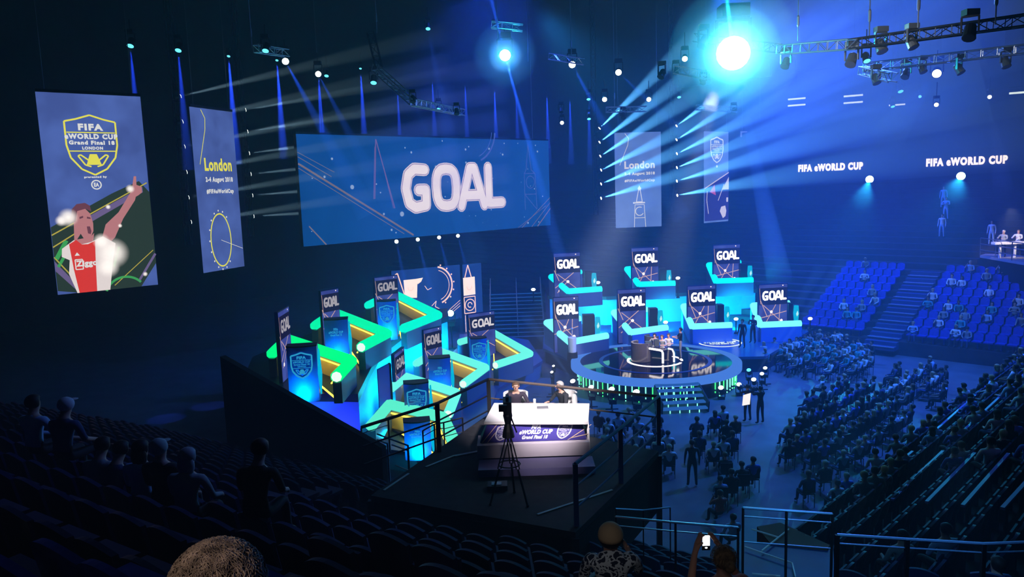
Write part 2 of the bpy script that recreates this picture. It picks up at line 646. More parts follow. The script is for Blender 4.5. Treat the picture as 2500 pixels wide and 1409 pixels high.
# terraces: side stand (left), end stand (near right), opposite stand (far right)
mb = MB()
for k in range(28):
    s1 = 15.9 - 0.85 * k
    z = 1.6 + 0.385 * k
    mb.slab([SD * s1 + TD * -14, SD * s1 + TD * 26, SD * (s1 - .85) + TD * 26, SD * (s1 - .85) + TD * -14], z - 0.5 if k else 0, z)
struct(mb.build('floor_side_terrace', M_CONC))
mb = MB()
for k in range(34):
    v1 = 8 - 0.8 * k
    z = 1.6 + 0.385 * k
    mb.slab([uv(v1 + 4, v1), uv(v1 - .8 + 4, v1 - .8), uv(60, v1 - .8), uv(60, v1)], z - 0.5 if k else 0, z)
struct(mb.build('floor_end_terrace', mat('darkened_terrace', (0.008, 0.008, 0.014), 0.8)))  # concrete darkened here, shade of the end stand put into the colour
mb = MB()
for k in range(25):
    u0 = 47 + .85 * k
    z = 0.8 + .37 * k
    quad_uv(mb, u0, u0 + .85, -20, 70, z - .5 if k else 0, z)
quad_uv(mb, 68.25, 90, -25, 70, 9.2, 9.9)
for k in range(16):
    u0 = 74 + .85 * k
    quad_uv(mb, u0, u0 + .85, -25, 70, 13 + .5 * k, 13.5 + .5 * k)
struct(mb.build('floor_far_terrace', M_CONC))
# front walls with handrail of the opposite upper level, boxes behind them
mb = MB()
quad_uv(mb, 69.0, 69.4, -25, 70, 9.9, 12.3)
quad_uv(mb, 73.6, 74.0, -25, 70, 12.3, 14.0)
struct(mb.build('wall_upper_balcony', M_NAVY))
mb = MB()
for i in range(9):
    v = -12 + 8 * i
    quad_uv(mb, 88.6, 89, v, v + 5.5, 22.6, 24.6)
struct(mb.build('trim_1', mat('suite_glass_front', (0.12, 0.2, 0.45), 0.3)))

# aisle of steps in the opposite stand
mb = MB()
for k in range(10):
    u0 = 46.2 + .85 * k
    z = .45 + .37 * k
    quad_uv(mb, u0, u0 + .42, 15.2, 17.0, z - .1, z + .12)
    quad_uv(mb, u0 + .42, u0 + .85, 15.2, 17.0, z - .1, z + .33)
struct(mb.build('floor_aisle_steps', mat('step_carpet', (0.05, 0.07, 0.2), .7)))
mb = MB()
for k in range(10):
    u0 = 46.2 + .85 * k
    z = .45 + .37 * k
    quad_uv(mb, u0 - .03, u0 + .02, 15.2, 17.0, z + .1, z + .14)
struct(mb.build('trim_2', mat('step_nosing', (0.5, 0.5, 0.6), .4)))

# added cones of denser haze that make the beams show (the thin haze of the hall is the world's volume)
_m = bpy.data.materials.new('added_haze')
_m.use_nodes = True
_nt = _m.node_tree
_nt.nodes.clear()
_o = _nt.nodes.new('ShaderNodeOutputMaterial')
_v = _nt.nodes.new('ShaderNodeVolumeScatter')
_v.inputs['Color'].default_value = (.62, .78, 1, 1)  # bluish tint put in for the blue light
_nt.links.new(_v.outputs[0], _o.inputs['Volume'])
_m.cycles.volume_sampling = 'EQUIANGULAR'
for _p, _d, _h, _l, _n in HAZE:
    _k = 'added_beam_haze_%03d' % round(_n * 1000)
    if _k not in MATS:
        _m2 = _m.copy()
        _m2.name = _k
        _m2.node_tree.nodes['Volume Scatter'].inputs['Density'].default_value = _n
        MATS[_k] = _m2
    _b = MB().lathe([(.02, .02), (math.tan(_h) * _l * 1.02, _l)], 12, _p, axis=_d).build('added_beam_haze', MATS[_k])
    tag(_b, 'added cone of denser haze that makes a stage lamp beam show', 'haze', 'haze in the lamp beams')
    _b['kind'] = 'stuff'

for _p, _r, _n in ((B1N, 2.4, .08), (B1N, 1.7, .17), (B1N, 1.1, .35), (B2N, 1.5, .08), (B2N, .8, .2)):  # added haze balls shaping the halos of the two brightest lamps
    _m2 = _m.copy()
    _m2.node_tree.nodes['Volume Scatter'].inputs['Density'].default_value = _n
    _b = MB().ball(_p, _r, 20, 14).build('added_lamp_halo', _m2)
    tag(_b, 'added ball of denser haze making the halo round a glaring lamp', 'haze', 'haze around the glaring lamps')
    _b['kind'] = 'stuff'

# ================================================================ stage decks
# round stage
q = MB()
q.hexa([Vector(v) for v in ((-9.6, 24.6, 0), (-3.9, 21.3, 0), (-3.8, 21.5, 0), (-9.5, 24.8, 0), (-9.6, 24.6, 5.35), (-3.9, 21.3, 3.2), (-3.8, 21.5, 3.2), (-9.5, 24.8, 5.35))])
struct(q.build('wall_side_barrier', M_DRAPE))
RC = Vector((7.45, 39.9))
t = thing('round_stage', 'round gloss black stage with a blue rim and steps, in front of the pods', 'stage', (RC.x, RC.y, 0))
MB().ring(RC, 3.95, 4.45, 0.85, 1.15, 72).build('rim', glow('rim_light_blue', (0.06, 0.21, 0.8), 1.15), t)
MB().disc(RC, 3.95, 0.85, 1.13, 72).build('deck', M_GLOSS, t)
MB().ring(RC, 2.75, 2.95, 1.13, 1.145, 72).build('inlay_ring', mat('inlay_blue', (0.02, 0.05, 0.16), 0.4), t)
MB().ring(RC, 1.35, 1.47, 1.13, 1.15, 48, math.radians(150), math.radians(330)).build('light_ring', glow('white_strip', (1, .95, 1), 3.0), t, label='white glowing ring line around the console')
MB().ring(RC, 1.35, 1.47, 1.13, 1.15, 48, math.radians(-10), math.radians(75)).build('light_ring', glow('white_strip', (1, .95, 1), 3.0), t)
MB().disc(RC, 4.1, 0.0, 0.84, 72).build('skirt', M_BLACK, t)
gm = [glow('green_bar', (0.05, 1.0, 0.25), 1.6), glow('mint_bar', (0.2, 1.0, 0.7), 2.0)]
n = 0
for k in range(40):
    a = math.radians(185 + k * 4.55)
    if 292 < math.degrees(a) < 300:
        continue
    cx_, cy_ = RC.x + 4.16 * math.cos(a), RC.y + 4.16 * math.sin(a)
    h = 0.32 + 0.34 * abs(math.sin(k * 1.7))
    q = MB()
    q.beam((cx_, cy_, 0.80), (cx_, cy_, 0.80 - h), 0.05, 0.05)
    q.beam((cx_, cy_, 0.70 - h), (cx_, cy_, 0.58 - h * .9), 0.045, 0.045)
    q.build('light_bar', gm[k % 2 if k % 3 else 1], t)
# steps in front of the round stage
ax = (at_z(1665, 985, 0.3) - Vector((RC.x, RC.y, 0))).to_2d().normalized()
st = thing('stage_steps', 'five blue lit steps up the front of the round stage', 'steps', (RC.x + ax.x * 5, RC.y + ax.y * 5, 0))
side = Vector((-ax.y, ax.x))
for k in range(5):
    r = 4.25 + 0.32 * k
    z = 0.98 - 0.2 * k
    c0 = Vector((RC.x, RC.y)) + ax * r
    c1 = c0 + ax * 0.34
    w = 1.05
    q = MB()
    q.beam((*(c0 + c1) / 2 - side * w, z), (*(c0 + c1) / 2 + side * w, z), 0.34, 0.07)
    q.build('tread', glow('step_edge_blue', (0.02, 0.12, 0.5), 1.0), st)
for s in (-1, 1):
    q = MB()
    c0 = Vector((RC.x, RC.y)) + ax * 4.3 + side * s * 1.07
    c1 = c0 + ax * 1.6
    q.beam((*c0, .55), (*c1, .1), .05, .9)
    q.build('stringer', M_BLACK, st)
for s in (-.7, -.25, .2, .65):
    q = MB()
    for k in range(5):
        r = 4.58 + 0.32 * k
        c = Vector((RC.x, RC.y)) + ax * r + side * s
        z = 0.93 - 0.2 * k
        q.beam((*c, z), (*c, z - .12), .04, .04)
    q.build('light_bar', gm[1], st)

# lower and upper decks of both wings
DL, DU = 0.9, 2.9


def deck(name, label, pts, z0, z1, m_top, m_face, lip=.12, group='stage decks'):
    t = thing(name, label, 'stage deck', (pts[0][0], pts[0][1], 0), group)
    MB().slab(pts, z1 - lip, z1).build('deck_top', m_top, t)
    c = Vector((sum(p[0] for p in pts) / len(pts), sum(p[1] for p in pts) / len(pts)))
    ins = [(p[0] + (c.x - p[0]) * .02, p[1] + (c.y - p[1]) * .02) for p in pts]
    MB().slab(ins, z0, z1 - lip).build('fascia', m_face, t)
    return t


M_BLUEDECK = mat('satin_blue_deck', (0.03, 0.10, 0.25), 0.3)
_ul = [(690, 960), (874, 962), (905, 900), (935, 850), (985, 812), (1095, 772)]
up_left = [at_z(690, 960, DU), at_z(874, 962, DU), at_z(905, 900, DU), at_z(935, 850, DU), at_z(985, 812, DU), at_z(1095, 772, DU), Vector((-4.2, 49, 0)), Vector((-9.5, 49, 0)), Vector((-12.5, 36, 0)), Vector((-11, 29.8, 0))]
deck('upper_stage_deck', 'dark raised deck under the three green lit pods beside the left stand', [(p.x, p.y) for p in up_left], 0, DU, M_DARK, M_STAGE, .32)
lo_left = [at_z(860, 1085, DL), at_z(1150, 1125, DL), at_z(1215, 950, DL), at_z(1325, 880, DL), at_z(1290, 830, DL), Vector((-1.8, 50.5, 0)), Vector((-3.6, 50.5, 0)), Vector((-3.4, 46.5, 0))]
deck('lower_stage_deck', 'low deck under the mint lit pods behind the presenter desk', [(p.x, p.y) for p in lo_left], 0, DL, M_BLUEDECK, mat('teal_fascia', (0.02, 0.2, 0.35), .5), .15)
up_right = [at_z(1337, 722, DU), at_z(1480, 724, DU), at_z(1850, 706, DU), Vector((19.5, 63, 0)), Vector((2.6, 63, 0))]
deck('upper_stage_deck', 'raised deck under the three cyan lit pods at the back, right of the steps', [(p.x, p.y) for p in up_right], 0, DU, M_DARK, M_STAGE, .25)
lo_right = [at_z(1325, 850, DL), at_z(1395, 880, DL), at_z(1870, 870, DL), at_z(1990, 800, DL), Vector((19.2, 52.9, 0)), Vector((2.2, 52.9, 0))]
deck('lower_stage_deck', 'low blue floor deck behind the round stage under the four front pods', [(p.x, p.y) for p in lo_right], 0, DL, M_BLUEDECK, M_NAVY, .15)

# stairs between the wings
t = thing('stage_stairs', 'dark stairs with chrome rails climbing between the two wings of pods', 'stairs', (0, 50, 0))
q = MB()
for k in range(12):
    q.box((-1.6, 49 + .4 * k, 0), (2.1, 49.4 + .4 * k, .9 + .2 * k))
q.build('treads', M_DARK, t)
q = MB()
for k in range(12):
    q.box((-1.6, 48.97 + .4 * k, .86 + .2 * k), (2.1, 49.01 + .4 * k, .91 + .2 * k))
q.build('nosings', mat('stair_nosing', (.3, .33, .4), .4), t)
for x in (-1.5, .3, 2.0):
    q = MB()
    q.tube([(x, 49.1, 1.9), (x, 53.6, 4.2)], .025, 6)
    q.tube([(x, 49.1, 1.5), (x, 53.6, 3.8)], .02, 6)
    for k in range(4):
        q.tube([(x, 49.2 + 1.45 * k, .9 + .72 * k), (x, 49.2 + 1.45 * k, 1.95 + .73 * k)], .025, 6)
    q.build('handrail', M_STEEL, t)

# projected logo drawn as glowing shapes on the deck right of the round stage
pn = Panel(at_z(1706, 850, .93), at_z(1806, 846, .93), at_z(1702, 822, .93))
c = at_z(1757, 836, .91)
t = thing('floor_logo', 'projected white oval logo drawn as glowing lettering on the deck right of the round stage', 'projected logo', c)
q = MB()
q.ring((c.x, c.y), 1.18, 1.28, .905, .915, 40)
q.build('border', glow('logo_light', (.75, .95, 1), 1.6), t)
pn = Panel(c + Vector((-.95, -.7, .01)), c + Vector((.95, -.7, .01)), c + Vector((-.95, .9, .01)))
q = MB()
pn.text(q, 'FIFA', .22, .62, .78, .95, .09)
pn.text(q, 'eWORLD CUP', -.02, .3, 1.02, .58, .08)
pn.text(q, 'Grand Final 18', .12, .05, .88, .25, .08)
q.build('lettering', glow('logo_light', (.75, .95, 1), 1.1), t)


# ================================================================ player pods
M_GOAL = glow('goal_white', (1, .97, 1), 2.2)
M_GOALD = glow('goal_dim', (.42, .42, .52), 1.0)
M_GOLD = glow('gold_line', (.75, .5, .45), 1.0)
M_SCR = glow('screen_indigo', (.035, .05, .30), 1.0, color2=(.06, .10, .46), scale=1.5)
M_SCRD = glow('screen_dark_band', (.01, .012, .06), 1.0)
M_YEL = glow('yellow_strip', (1.0, .8, .08), 3.0, sample=True)
M_KIOSK = mat('kiosk_blue', (0.02, 0.13, 0.75), 0.35)
M_CREST = mat('crest_print', (0.25, 0.7, 1.0), .5)
ORD = ['nearest', 'second', 'third', 'farthest']


def goal_screen(bl, br, tl, label, bright, group, thick=.14, var=0):
    """portrait LED screen: blue field, dark band with the word GOAL, gold rays below"""
    pn = Panel(bl, br, tl)
    if pn.n.dot(Vector((0, 0, CAM_H)) - Vector(bl)) < 0:
        pn.n = -pn.n
    t = thing('led_screen', label, 'screen', bl, group)
    q = MB()
    f = [pn.p(-.02, 0), pn.p(1.02, 0), pn.p(1.02, 1.01), pn.p(-.02, 1.01)]
    q.hexa([p - pn.n * thick for p in f] + f)
    q.build('housing', M_NAVY, t)
    q = MB()
    pn.poly(q, [(0, .01), (1, .01), (1, .6), (0, .6)], .01)
    pn.poly(q, [(0, .93), (1, .93), (1, .995), (0, .995)], .01)
    disp = q.build('display', M_SCR, t)
    q = MB()
    pn.poly(q, [(0, .6), (1, .6), (1, .93), (0, .93)], .01)
    wb = q.build('word_band', M_SCRD, t)
    q = MB()
    pn.goal(q, .12, .69, .96, .87, .22, .03)
    q.build('word_goal', bright, wb)
    q = MB()
    if var % 2 == 0:
        segs = [((.02, .3), (.75, .6)), ((.12, .58), (.98, .22)), ((.1, .2), (.5, .42)), ((.0, .66), (.18, .44))]
        st_ = [(.52, .42), (.2, .24)]
    else:
        segs = [((.15, .6), (.95, .18)), ((.6, .6), (.2, .2)), ((.0, .34), (.98, .46)), ((.75, .6), (.7, .1)), ((.05, .7), (.3, .36))]
        st_ = [(.44, .46), (.8, .28)]
    for a, b in segs:
        pn.line(q, a, b, .014, .015)
    pn.line(q, (.02, .93), (.06, .62), .008, .015)
    q.build('gold_rays', M_GOLD, disp)
    q = MB()
    for c in st_:
        pn.dot(q, c, .03, .02)
    pn.dot(q, (.84, .97), .012, .02)
    q.build('flare', glow('flare', (1, .85, .85), 1.6), disp)
    return t


def arm(t, a, b, r, m_tube, m_body, zf, name, sides=6, cap=None):
    q = MB()
    q.tube([a, b], r, 8, phase=math.pi / 8)
    q.build('light_tube', m_tube, t)
    q = MB()
    d = (Vector(b) - Vector(a))
    d.z = 0
    d.normalize()
    s = Vector((-d.y, d.x, 0)) * .16
    a0, b0 = Vector(a), Vector(b)
    lo = [a0 - s, a0 + s, b0 + s, b0 - s]
    q.hexa([Vector((p.x, p.y, zf)) for p in lo] + [Vector((p.x, p.y, p.z - r * .7)) for p in lo])
    q.build('desk_front', m_body, t)
    if cap is not None:
        q = MB()
        dd = (a0 - b0).normalized()
        q.lathe([(r * .8, 0), (r * .8, .03)], 8, a0 + dd * .005, axis=dd)
        q.build('end_lamp', cap, t)


def pod(label, zf, front, corner, back, third, tube_m, body_m, group, r=.2, zt=1.0, rise=.0, cap=None, strips=True):
    """desk in three arms: front end, corner, back corner, end of the third arm; lit tube on top"""
    P = [at_z(*front, zf + zt), at_z(*corner, zf + zt), at_z(*back, zf + zt + rise)]
    t = thing('player_desk', label, 'desk', (P[1].x, P[1].y, zf), group)
    arm(t, P[0], P[1], r, tube_m, body_m, zf, 'front', cap=cap)
    arm(t, P[1], P[2], r, tube_m, body_m, zf, 'side')
    if third:
        P.append(at_z(*third, zf + zt + rise))
        arm(t, P[3], P[2], r, tube_m, body_m, zf, 'back')
    if strips:
        bis = ((P[0] + P[2]) / 2 - P[1])
        inn = Vector((bis.x, bis.y, 0)).normalized() * .3

        def inward(a, b):
            d_ = (b - a)
            n_ = Vector((d_.y, -d_.x, 0)).normalized()
            return n_ if n_.dot(inn) > 0 else -n_
        for a, b in ((P[0], P[1]), (P[1], P[2])):
            nn = inward(a, b)
            q = MB()
            q.beam(a + nn * .21 + Vector((0, 0, -.24)), b + nn * .21 + Vector((0, 0, -.24)), .04, .05)
            q.build('yellow_light_strip', M_YEL, t)
        nn = inward(P[1], P[2])
        mid = (P[1] + P[2]) / 2 + nn * .75 + Vector((0, 0, -.1))
        panel_light(mid, (P[1] + P[2]) / 2 + nn * .17 + Vector((0, 0, -.45)), 14, (P[2] - P[1]).length * .8, .06, (1, .72, .04))
        q = MB()
        q.hexa([Vector((p.x, p.y, z)) for z in (zf, zf + zt - .3) for p in (P[1] + nn * .165, P[2] + nn * .165, P[2] + nn * .185, P[1] + nn * .185)])
        q.build('inner_panel', M_TAN, t)
        q = MB()
        fl = [P[0] + inn * .3, P[1] + inn * .5, P[2] + inn * .3]
        q.slab([(p.x, p.y) for p in fl], zf + .01, zf + .12)
        q.build('floor_plate', M_NAVY, t)
        q = MB()
        q.beam((*fl[0].to_2d(), zf + .16), (*(fl[2].to_2d() * .75 + fl[0].to_2d() * .25), zf + .16), .05, .05)
        q.build('yellow_light_strip', M_YEL, t)
    return t


G_A = glow('tube_green', (0.0, .95, .25), 1.3)
G_B = glow('tube_sea_green', (0.0, .9, .42), 1.3)
G_C = glow('tube_turquoise', (0.0, .88, .66), 1.35)
G_L = glow('tube_aqua', (.12, .84, .78), 1.4)
G_M = glow('tube_mint', (.1, .88, .66), 1.2)
G_R = glow('tube_cyan', (0, .85, .92), 1.7)
G_Q = glow('tube_pale_aqua', (.16, .9, .92), 1.7)
M_LAMP = glow('lamp_white', (.8, 1, 1), 1.2)
LG, RG = 'desks in the left wing of pods', 'desks in the right wing of pods'
pod('green glowing zigzag desk, nearest of three on the left upper deck', DU, (822, 920), (858, 882), (700, 828), (664, 864), G_A, M_DESK, LG, cap=M_LAMP, r=.24)
pod('green glowing zigzag desk, middle of three on the left upper deck', DU, (882, 848), (946, 815), (815, 762), (768, 796), G_B, M_DESK, LG, cap=M_LAMP, r=.24)
pod('turquoise glowing zigzag desk, farthest of three on the left upper deck', DU, (985, 803), (1070, 770), (960, 716), (898, 746), G_C, M_DESK, LG, r=.24)
pod('mint glowing zigzag desk on the low deck, closest to the stairs', DL, (1210, 892), (1294, 864), (1206, 813), (1122, 836), G_L, M_DESK, LG, cap=M_LAMP)
pod('mint glowing zigzag desk on the low deck, second from the stairs', DL, (1131, 938), (1186, 898), (1070, 856), (1016, 888), G_L, M_DESK, LG, cap=M_LAMP)
pod('mint glowing zigzag desk on the low deck, third from the stairs', DL, (1094, 1012), (1115, 960), (990, 920), (956, 948), G_L, M_DESK, LG, cap=M_LAMP)
pod('sea green glowing desk half hidden behind the dark railing of the platform', DL, (1108, 1078), (1082, 1020), (950, 988), (906, 1040), G_M, M_DESK, LG, r=.22)
pod('cyan glowing angled desk on the back deck beside the stairs', DU, (1468, 706), (1388, 712), (1345, 676), (1417, 664), G_R, M_DESK, RG, rise=.3, strips=False)
pod('cyan glowing angled desk, middle of three on the back deck', DU, (1648, 692), (1560, 695), (1530, 657), (1604, 650), G_R, M_DESK, RG, rise=.3, strips=False)
pod('cyan glowing angled desk, last of three on the back deck towards the seats', DU, (1838, 684), (1748, 687), (1730, 647), (1806, 640), G_R, M_DESK, RG, rise=.3, strips=False)
pod('pale aqua desk in the front row of the right wing, nearest the stairs', DL, (1482, 820), (1392, 836), (1334, 788), (1416, 778), G_Q, M_DESK, RG, rise=.3, strips=False)
pod('pale aqua desk in the front row, behind the console on the round stage', DL, (1628, 800), (1540, 812), (1498, 763), (1580, 756), G_Q, M_STAGE, RG, rise=.3, strips=False)
pod('pale aqua desk in the front row, right behind the floor logo', DL, (1786, 794), (1690, 798), (1668, 748), (1748, 745), G_Q, M_STAGE, RG, rise=.3, strips=False)
pod('pale aqua desk in the front row, beside the seated crowd', DL, (1955, 790), (1856, 794), (1838, 746), (1926, 740), G_Q, M_STAGE, RG, rise=.3, strips=False)


def up_to(base, x, y):
    """height above BASE at which a post on it is seen at image height y"""
    d = ray(x, y)
    return EYE.z + d.z * (base.y / d.y)


def screen_px(x0, x1, ytl, ytr, d0, d1, zb, label, bright, group, var=0):
    a, b = at_y(x0, ytl, d0), at_y(x1, ytr, d1)
    z = (a.z + b.z) / 2
    bl, br, tl = Vector((a.x, a.y, zb)), Vector((b.x, b.y, zb)), Vector((a.x, a.y, z))
    return goal_screen(bl, br, tl, label, bright, group, var=var)


SG = 'portrait screens behind the player desks'
# right wing: upper three, lower four
for i, (x0, x1, y0, y1, d, zb, lb) in enumerate([
        (1352, 1415, 622, 614, 49.8, DU, 'tall screen reading GOAL behind the back deck desk beside the stairs'),
        (1542, 1606, 608, 602, 51.6, DU, 'tall screen reading GOAL behind the middle desk of the back deck'),
        (1742, 1806, 600, 596, 52.0, DU, 'tall screen reading GOAL behind the last back deck desk towards the seats'),
        (1351, 1411, 729, 722, 43.6, DL, 'tall screen reading GOAL in the front row nearest the stairs'),
        (1508, 1575, 710, 703, 45.6, DL, 'tall screen reading GOAL in the front row behind the console'),
        (1679, 1746, 700, 695, 46.8, DL, 'tall screen reading GOAL in the front row behind the floor logo'),
        (1853, 1922, 697, 691, 46.6, DL, 'tall screen reading GOAL in the front row beside the seated crowd')]):
    screen_px(x0, x1, y0, y1, d, d + .25, zb, lb, M_GOAL, SG, var=i % 2 if i not in (2, 6) else 1)
# left wing
for i, (x0, x1, y0, y1, d0, d1, zb, lb) in enumerate([
        (678, 704, 764, 748, 30.6, 32.3, DU, 'narrow looking screen reading GOAL behind the nearest green desk'),
        (783, 825, 712, 704, 38.2, 39.2, DU, 'tilted away screen reading GOAL behind the middle green desk'),
        (914, 969, 679, 672, 44.2, 45.2, DU, 'screen reading GOAL behind the turquoise desk in front of the art wall'),
        (1143, 1206, 768, 760, 42.6, 43.6, DL, 'screen reading GOAL behind the mint desk closest to the stairs'),
        (1034, 1076, 808, 796, 38.0, 39.0, DL, 'screen reading GOAL behind the second mint desk from the stairs'),
        (962, 986, 866, 848, 33.4, 35.0, DL, 'screen seen almost edge on beside the cyan lit deck wall')]):
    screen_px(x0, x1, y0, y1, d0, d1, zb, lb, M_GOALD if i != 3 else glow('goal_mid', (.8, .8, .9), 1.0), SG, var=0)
# dark free-standing panel, nearest of the left wing
a, b = at_y(922, 905, 30.0), at_y(950, 898, 31.0)
t = thing('standing_panel', 'dark blue standing panel behind the railing, green lit at its foot', 'panel', (a.x, a.y, DL))
MB().hexa([Vector((p.x, p.y, z)) for z in (DL, a.z) for p in (a, b, b + Vector((-.08, .25, 0)), a + Vector((-.08, .25, 0)))]).build('board', mat('panel_blue', (.05, .08, .5), .5), t)
MB().hexa([Vector((p.x, p.y, z)) for z in (DL + .01, a.z + .02) for p in (b, b + Vector((.08, .05, 0)), b + Vector((.0, .3, 0)), b + Vector((-.08, .25, 0)))]).build('edge', M_BLACK, t)


def kiosk(x0, x1, ytop, ybot, d, zf, label, kind, group):
    """blue cabinet with a gently curved face, a dark lid and a glowing side tube"""
    a, b = at_y(x0, ytop, d), at_y(x1, ytop - 2, d + .15)
    z1 = (a.z + b.z) / 2
    t = thing('equipment_kiosk', label, 'kiosk', ((a.x + b.x) / 2, (a.y + b.y) / 2, zf), group)
    w = (b - a)
    w.z = 0
    n = Vector((w.y, -w.x, 0)).normalized()
    if n.y > 0:
        n = -n
    N = 8
    fr = [a + w * (k / N) + n * (.16 * math.sin(math.pi * k / N)) for k in range(N + 1)]
    bk = [b - n * .5, a - n * .5]
    cf = MB().slab([(p.x, p.y) for p in fr + bk], zf, z1).build('curved_face', M_KIOSK, t)
    MB().slab([(p.x, p.y) for p in [q_ + (q_ - (a + b) / 2) * .02 for q_ in fr + bk]], z1, z1 + .05).build('lid', M_BLACK, t)
    q = MB()
    e = b + (b - a).normalized() * .07
    q.tube([(e.x, e.y, zf + .25), (e.x, e.y, (zf + z1) / 2), (e.x, e.y, z1 - .1)], [.03, .085, .03], 10)
    q.build('side_lamp', glow('side_lamp_cyan', (.0, .6, 1), .9), t)
    o, h = a + n * .13, z1 - zf
    pn = Panel(Vector((o.x, o.y, zf)) + w * .1, Vector((o.x, o.y, zf)) + w * .9, Vector((o.x, o.y, z1)) + w * .1)
    if pn.n.dot(n) < 0:
        pn.n = -pn.n
    q = MB()
    if kind == 'crest':
        crest(pn, q, .5, .68, .46, h=.06)
    else:
        pn.text(q, 'FIFA', .38, .76, .62, .82, .05, .06)
        pn.text(q, 'eWORLD CUP', .12, .69, .88, .75, .05, .06)
        pn.text(q, 'Grand Final 18', .2, .63, .8, .68, .05, .06)
    q.build('printed_badge', glow('badge_blue', (.03, .45, .85), .8), cf)
    c = (a + b) / 2 + n * .75
    spot(Vector((c.x, c.y, zf + .12)), Vector(((a.x + b.x) / 2, (a.y + b.y) / 2, zf + .45)), 260, 120, (0, .75, 1), 1.0, .15)
    return t


KG = 'blue kiosks in the openings of the desks'
kiosk(698, 772, 848, 950, 27.6, DU, 'large blue kiosk with a shield badge at the nearest green desk', 'crest', KG)
kiosk(790, 848, 782, 860, 34.2, DU, 'blue kiosk with white lettering at the middle green desk', 'text', KG)
kiosk(920, 966, 737, 800, 39.0, DU, 'blue kiosk with a shield badge at the turquoise desk', 'crest', KG)
kiosk(1148, 1188, 828, 900, 38.6, DL, 'small blue kiosk at the mint desk closest to the stairs', 'crest', KG)
kiosk(1046, 1099, 876, 945, 34.3, DL, 'blue kiosk with white lettering at the second mint desk from the stairs', 'text', KG)
kiosk(985, 1046, 938, 1040, 29.6, DL, 'large blue kiosk with a shield badge just behind the dark railing', 'crest', KG)
kiosk(985, 1050, 1032, 1090, 26.6, DL, 'cyan lit kiosk low behind the railing and the stair rails', 'text', KG)


def dark_kiosk(x0, x1, y0, y1, xc, d, zf, label, group):
    a, b = at_y(x0, y0, d), at_y(x1, y0, d)
    t = thing('equipment_cabinet', label, 'cabinet', (a.x, a.y, zf), group)
    MB().hexa([Vector((p.x, p.y, z)) for z in (zf, a.z) for p in (a, b, b + Vector((0, .6, 0)), a + Vector((0, .6, 0)))]).build('body', M_BLACK, t)
    c = at_y(xc, y0 + 4, d)
    q = MB()
    q.tube([(c.x, c.y, c.z - 1.05), (c.x, c.y, c.z - .5), (c.x, c.y, c.z)], [.12, .18, .14], 12)
    q.build('side_lamp', glow('side_lamp_cyan', (.0, .6, 1), .9), t)
    q = MB()
    q.tube([(c.x - .02, c.y - .19, c.z - .65), (c.x, c.y - .2, c.z - .5), (c.x + .02, c.y - .19, c.z - .3)], [.01, .08, .01], 8)
    q.build('drop_mark', glow('drop_mark', (.5, .95, 1), 1.2), t)
    return t


for (x0, x1, y0, y1, xc, d, zf, lb) in [
        (1428, 1446, 663, 705, 1450, 49.6, DU, 'dark cabinet with a cyan lamp on the back deck beside the stairs'),
        (1612, 1626, 656, 690, 1633, 51.4, DU, 'dark cabinet with a cyan lamp, middle of the back deck'),
        (1808, 1824, 645, 680, 1831, 51.8, DU, 'dark cabinet with a cyan lamp, far end of the back deck'),
        (1423, 1452, 770, 815, 1459, 44.4, DL, 'dark cabinet with a cyan lamp, front row nearest the stairs'),
        (1586, 1606, 754, 795, 1612, 46.4, DL, 'dark cabinet with a cyan lamp, front row behind the console'),
        (1752, 1768, 745, 785, 1775, 47.4, DL, 'dark cabinet with a cyan lamp, front row behind the floor logo'),
        (1926, 1936, 742, 785, 1944, 47.2, DL, 'dark cabinet with a cyan lamp, front row beside the crowd')]:
    dark_kiosk(x0, x1, y0, y1, xc, d, zf, lb, 'dark cabinets right of the screens')

a, b = at_z(560, 985, DU - .35), at_z(752, 975, DU - .35)
q = MB()
q.hexa([Vector((p.x, p.y - .3 + k_, z)) for z in (.0, DU - .36) for p, k_ in ((a, 0), (b, 0), (b, .12), (a, .12))])
tag(q.build('stage_drape', M_DRAPE), 'black drape hung beside the violet lit end of the raised deck', 'drape')

# deck walls lit from their foot
for (x, y, tx, ty, w) in [(1460, 800, 1465, 745, 1), (1620, 790, 1625, 740, 1), (1790, 780, 1795, 730, 1)]:
    a = at_y(x, 812, 48.5)
    a.z = DL + .1
    b = at_y(tx, ty, 53)
    spot(a, Vector((b.x, b.y, 1.9)), 5000, 120, (0, .62, 1), 1.0, .3)
for px, py, zz in [(905, 985, .2), (925, 1000, .2)]:
    pass
for (ax0, ay0), (ax1, ay1) in zip(_ul[1:], _ul[2:]):
    a, b = at_z(ax0, ay0, DU), at_z(ax1, ay1, DU)
    mid, dr = (a + b) / 2, (b - a)
    nn = Vector((dr.y, -dr.x, 0)).normalized()
    L_ = panel_light(Vector((mid.x, mid.y, 1.15)) + nn * .9, Vector((mid.x, mid.y, 2.0)), 48 * dr.length, dr.length, .15, (0, .62, 1))
a = Vector((-4.6, 29.5, .4))
spot(a, Vector((-6.3, 31.5, 1.5)), 2500, 130, (0, .6, 1), 1.0, .3)
spot(Vector((-4.4, 35.5, 1.2)), Vector((-6.4, 36.5, 1.9)), 1600, 130, (0, .6, 1), 1.0, .3)
spot(Vector((-3.2, 42, 1.2)), Vector((-5.2, 43.5, 1.9)), 1600, 130, (0, .6, 1), 1.0, .3)
spot(Vector((-8.0, 27.2, .3)), Vector((-7.5, 28.8, 1.3)), 900, 130, (.06, .08, 1), 1.0, .3)
spot(Vector((-3.2, 45.2, 1.2)), Vector((-3.2, 47, 1.9)), 150, 120, (0, .6, 1), 1.0, .3)


